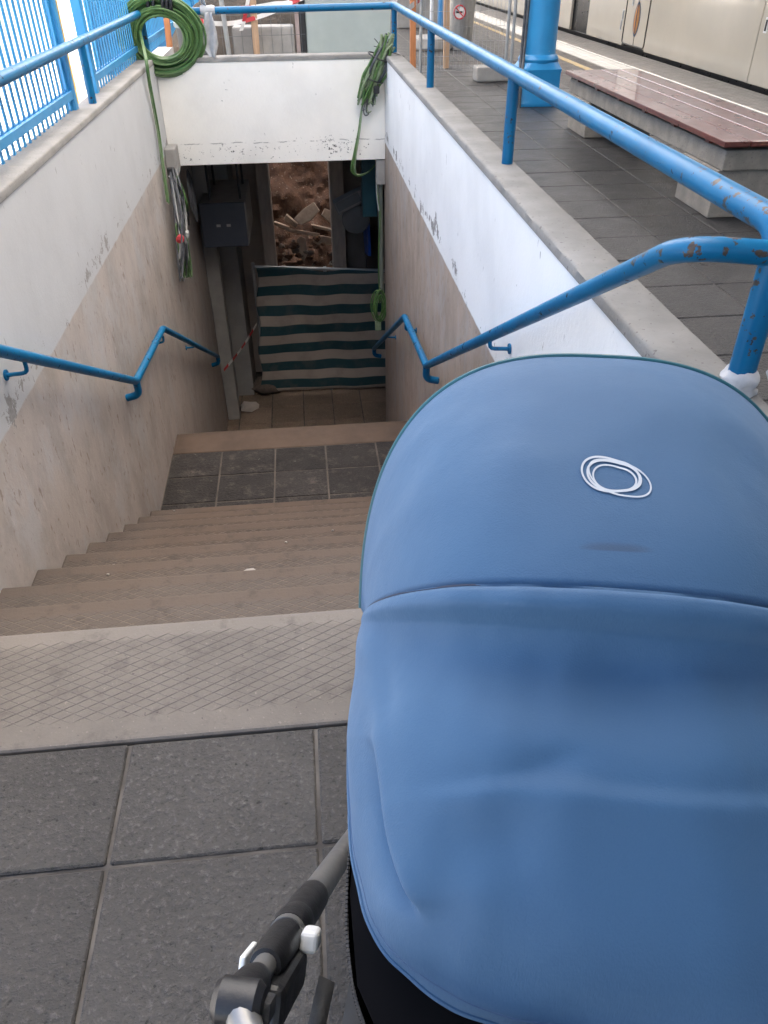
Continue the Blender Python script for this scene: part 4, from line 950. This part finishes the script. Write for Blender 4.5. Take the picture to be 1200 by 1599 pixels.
# frame tubes and handle
def lt_(x, pts, r, name, mat, parent=None, n=16, **k): return lbuild(MB().tube(pts, r, n, **k), name, mat, parent, smooth=True)
for sgn_ in (-1, 1):  # right side first, then left
    A = onloc(546, 1318, -.25); B = onloc(390, 1543, -.25); d = (B - A).normalized(); L = (B - A).length
    def tp(py):
        lo, hi = -.2, L * 2
        for _ in range(40):
            md = (lo + hi) / 2
            if wpx(A + d * md)[1] < py: lo = md
            else: hi = md
        return lo
    T = {y: tp(y) for y in (1400, 1412, 1436, 1442, 1448, 1456, 1462, 1468, 1490, 1500, 1508, 1522, 1528, 1536, 1548, 1560, 1566, 1600, 1640)}
    A.x *= -sgn_; d.x *= -sgn_
    f_ = lambda t: A + d * t
    up_ = lt_(0, [A - d * .30, f_(T[1436])], .0155, 'lower_tube', 'tube_grey', None, 20)
    cm = bpy.data.objects.new('clamp', None); COL.objects.link(cm); cm.parent = sr
    lt_(0, [f_(T[1400]), f_(T[1412]), f_(T[1442])], [.0172, .0178, .0172], 'collar', 'black_plastic', cm, 24)
    lt_(0, [f_(T[1436]), f_(T[1442]), f_(T[1448]), f_(T[1456])], [.0172, .0188, .0188, .0172], 'ring', 'black_plastic', cm, 24)
    lt_(0, [f_(T[1448]), f_(T[1462])], .0166, 'pale_ring', 'tube_grey', cm, 24)
    lt_(0, [f_(T[1456]), f_(T[1468]), f_(T[1500]), f_(T[1508])], [.0150, .0162, .0152, .0132], 'sleeve', 'black_plastic', cm, 24)
    q3 = Matrix((Vector((1, 0, 0)), d, Vector((1, 0, 0)).cross(d))).transposed()
    lbuild(MB().obox(f_(T[1490]) + q3 @ Vector((.008 * -sgn_, 0, .024)), .030, .110, .036, q3), 'housing', 'black_plastic', cm, bevel=.012, seg=4)
    lbuild(MB().obox(f_(T[1462]) + q3 @ Vector((.0235 * sgn_ * -1, .0, .0)), .017, .026, .019, q3), 'release_button', 'white_plastic', cm, bevel=.0065, seg=4)
    lbuild(MB().obox(f_(T[1490]) + q3 @ Vector((.0215 * sgn_, .0, .004)), .005, .042, .012, q3), 'release_lever', 'white_plastic', cm, bevel=.0023, seg=3)
    lt_(0, [f_(T[1500]), f_(T[1548])], .0098, 'inner_tube', 'tube_grey', None, 18)
    jt = bpy.data.objects.new('handle_joint', None); COL.objects.link(jt); jt.parent = sr
    lt_(0, [f_(T[1528]), f_(T[1536]), f_(T[1548]), f_(T[1566])], [.0118, .0145, .0158, .016], 'joint_body', 'black_plastic', jt, 24)
    lbuild(MB().lathe(f_(T[1566]), [(.0, -.019), (.012, -.018), (.0165, -.013), (.0165, .013), (.012, .018), (.0, .019)], 24, Matrix.Rotation(PI / 2, 3, 'Y')), 'hinge', 'black_plastic', jt, smooth=True)
    lbuild(MB().obox(f_(T[1560]) + q3 @ Vector((.019 * -sgn_, 0, .004)), .010, .022, .016, q3), 'hinge_tab', 'strap', jt, bevel=.004)
    if sgn_ == 1: EL = f_(T[1566]); EL.x = -abs(EL.x)
    else: ERt = f_(T[1566]); ERt.x = abs(ERt.x)
    # chassis down to the wheels
    lt_(0, [A - d * .30, Vector((A.x * .98, .52, .16))], .0165, 'chassis_tube', 'tube_grey')
    lt_(0, [Vector((A.x * .7, .1, .45)), Vector((A.x * .72, -.20, .17))], .0165, 'chassis_tube', 'tube_grey')
    for y, rad, fx in ((.52, .10, 1.), (-.20, .145, .82)):
        c_ = Vector((A.x * fx, y, rad)); wh = lbuild(MB().lathe(c_, [(rad - .03, -.02), (rad - .005, -.02), (rad, -.01), (rad, .01), (rad - .005, .02), (rad - .03, .02)], 32, Matrix.Rotation(PI / 2, 3, 'Y')), 'wheel', 'rubber', sr, smooth=True)
        lbuild(MB().lathe(c_, [(.02, -.025), (rad - .035, -.012), (rad - .035, .012), (.02, .025)], 24, Matrix.Rotation(PI / 2, 3, 'Y')), 'rim', 'black_plastic', wh, smooth=True)
gm = MR.transposed() @ (Vector((0, 0, CH)) + _ray(985, 1634) * (.50 / 1200) - Vector((PCX, PCY, 0)))
def cam_at(u, v, dep): return MR.transposed() @ (Vector((0, 0, CH)) + _ray(u, v) * (dep / 1200) - Vector((PCX, PCY, 0)))
m1, m2, m3 = cam_at(405, 1640, .52), cam_at(560, 1700, .47), cam_at(780, 1680, .47)
mir = lambda p: Vector((-p.x + 2 * gm.x * .9, p.y, p.z))
hb_ = spline([EL, m1, m2, m3, gm, mir(m3), mir(m2), Vector((-m1.x, m1.y, m1.z)), ERt], 8)
lbuild(MB().tube(hb_, .0105, 14), 'handlebar', 'black_plastic', sr, smooth=True)
lbuild(MB().tube(hb_[:9], .0125, 16), 'handlebar_sleeve', 'tube_grey', sr, smooth=True)
lbuild(MB().tube([gm + Vector((x, .0 - 3 * x * x, -1.2 * x * x)) for x in (-.062, -.055, -.04, -.02, 0, .02, .04, .055, .062)], [.004, .011, .0155, .0175, .018, .0178, .016, .011, .004], 18), 'grip', simple('grip_dark', (.012, .008, .011), None, .6), sr, smooth=True)
lbuild(MB().tube([Vector((-.24, .0, .46)), Vector((.24, .0, .46))], .014, 12), 'cross_bar', 'tube_grey', sr, smooth=True)
s0 = onloc(486, 1640, -.215); s1 = onloc(511, 1528, -.215)
lbuild(MB().ribbon([s0, s0.lerp(s1, .5), s1], Vector((1, -.3, .1)).normalized(), .017), 'strap', 'strap', sr, smooth=True, solid=.003)
lbuild(MB().box(-.17, .17, -.2, .42, .22, .40), 'basket', 'black', sr, bevel=.03, seg=3)
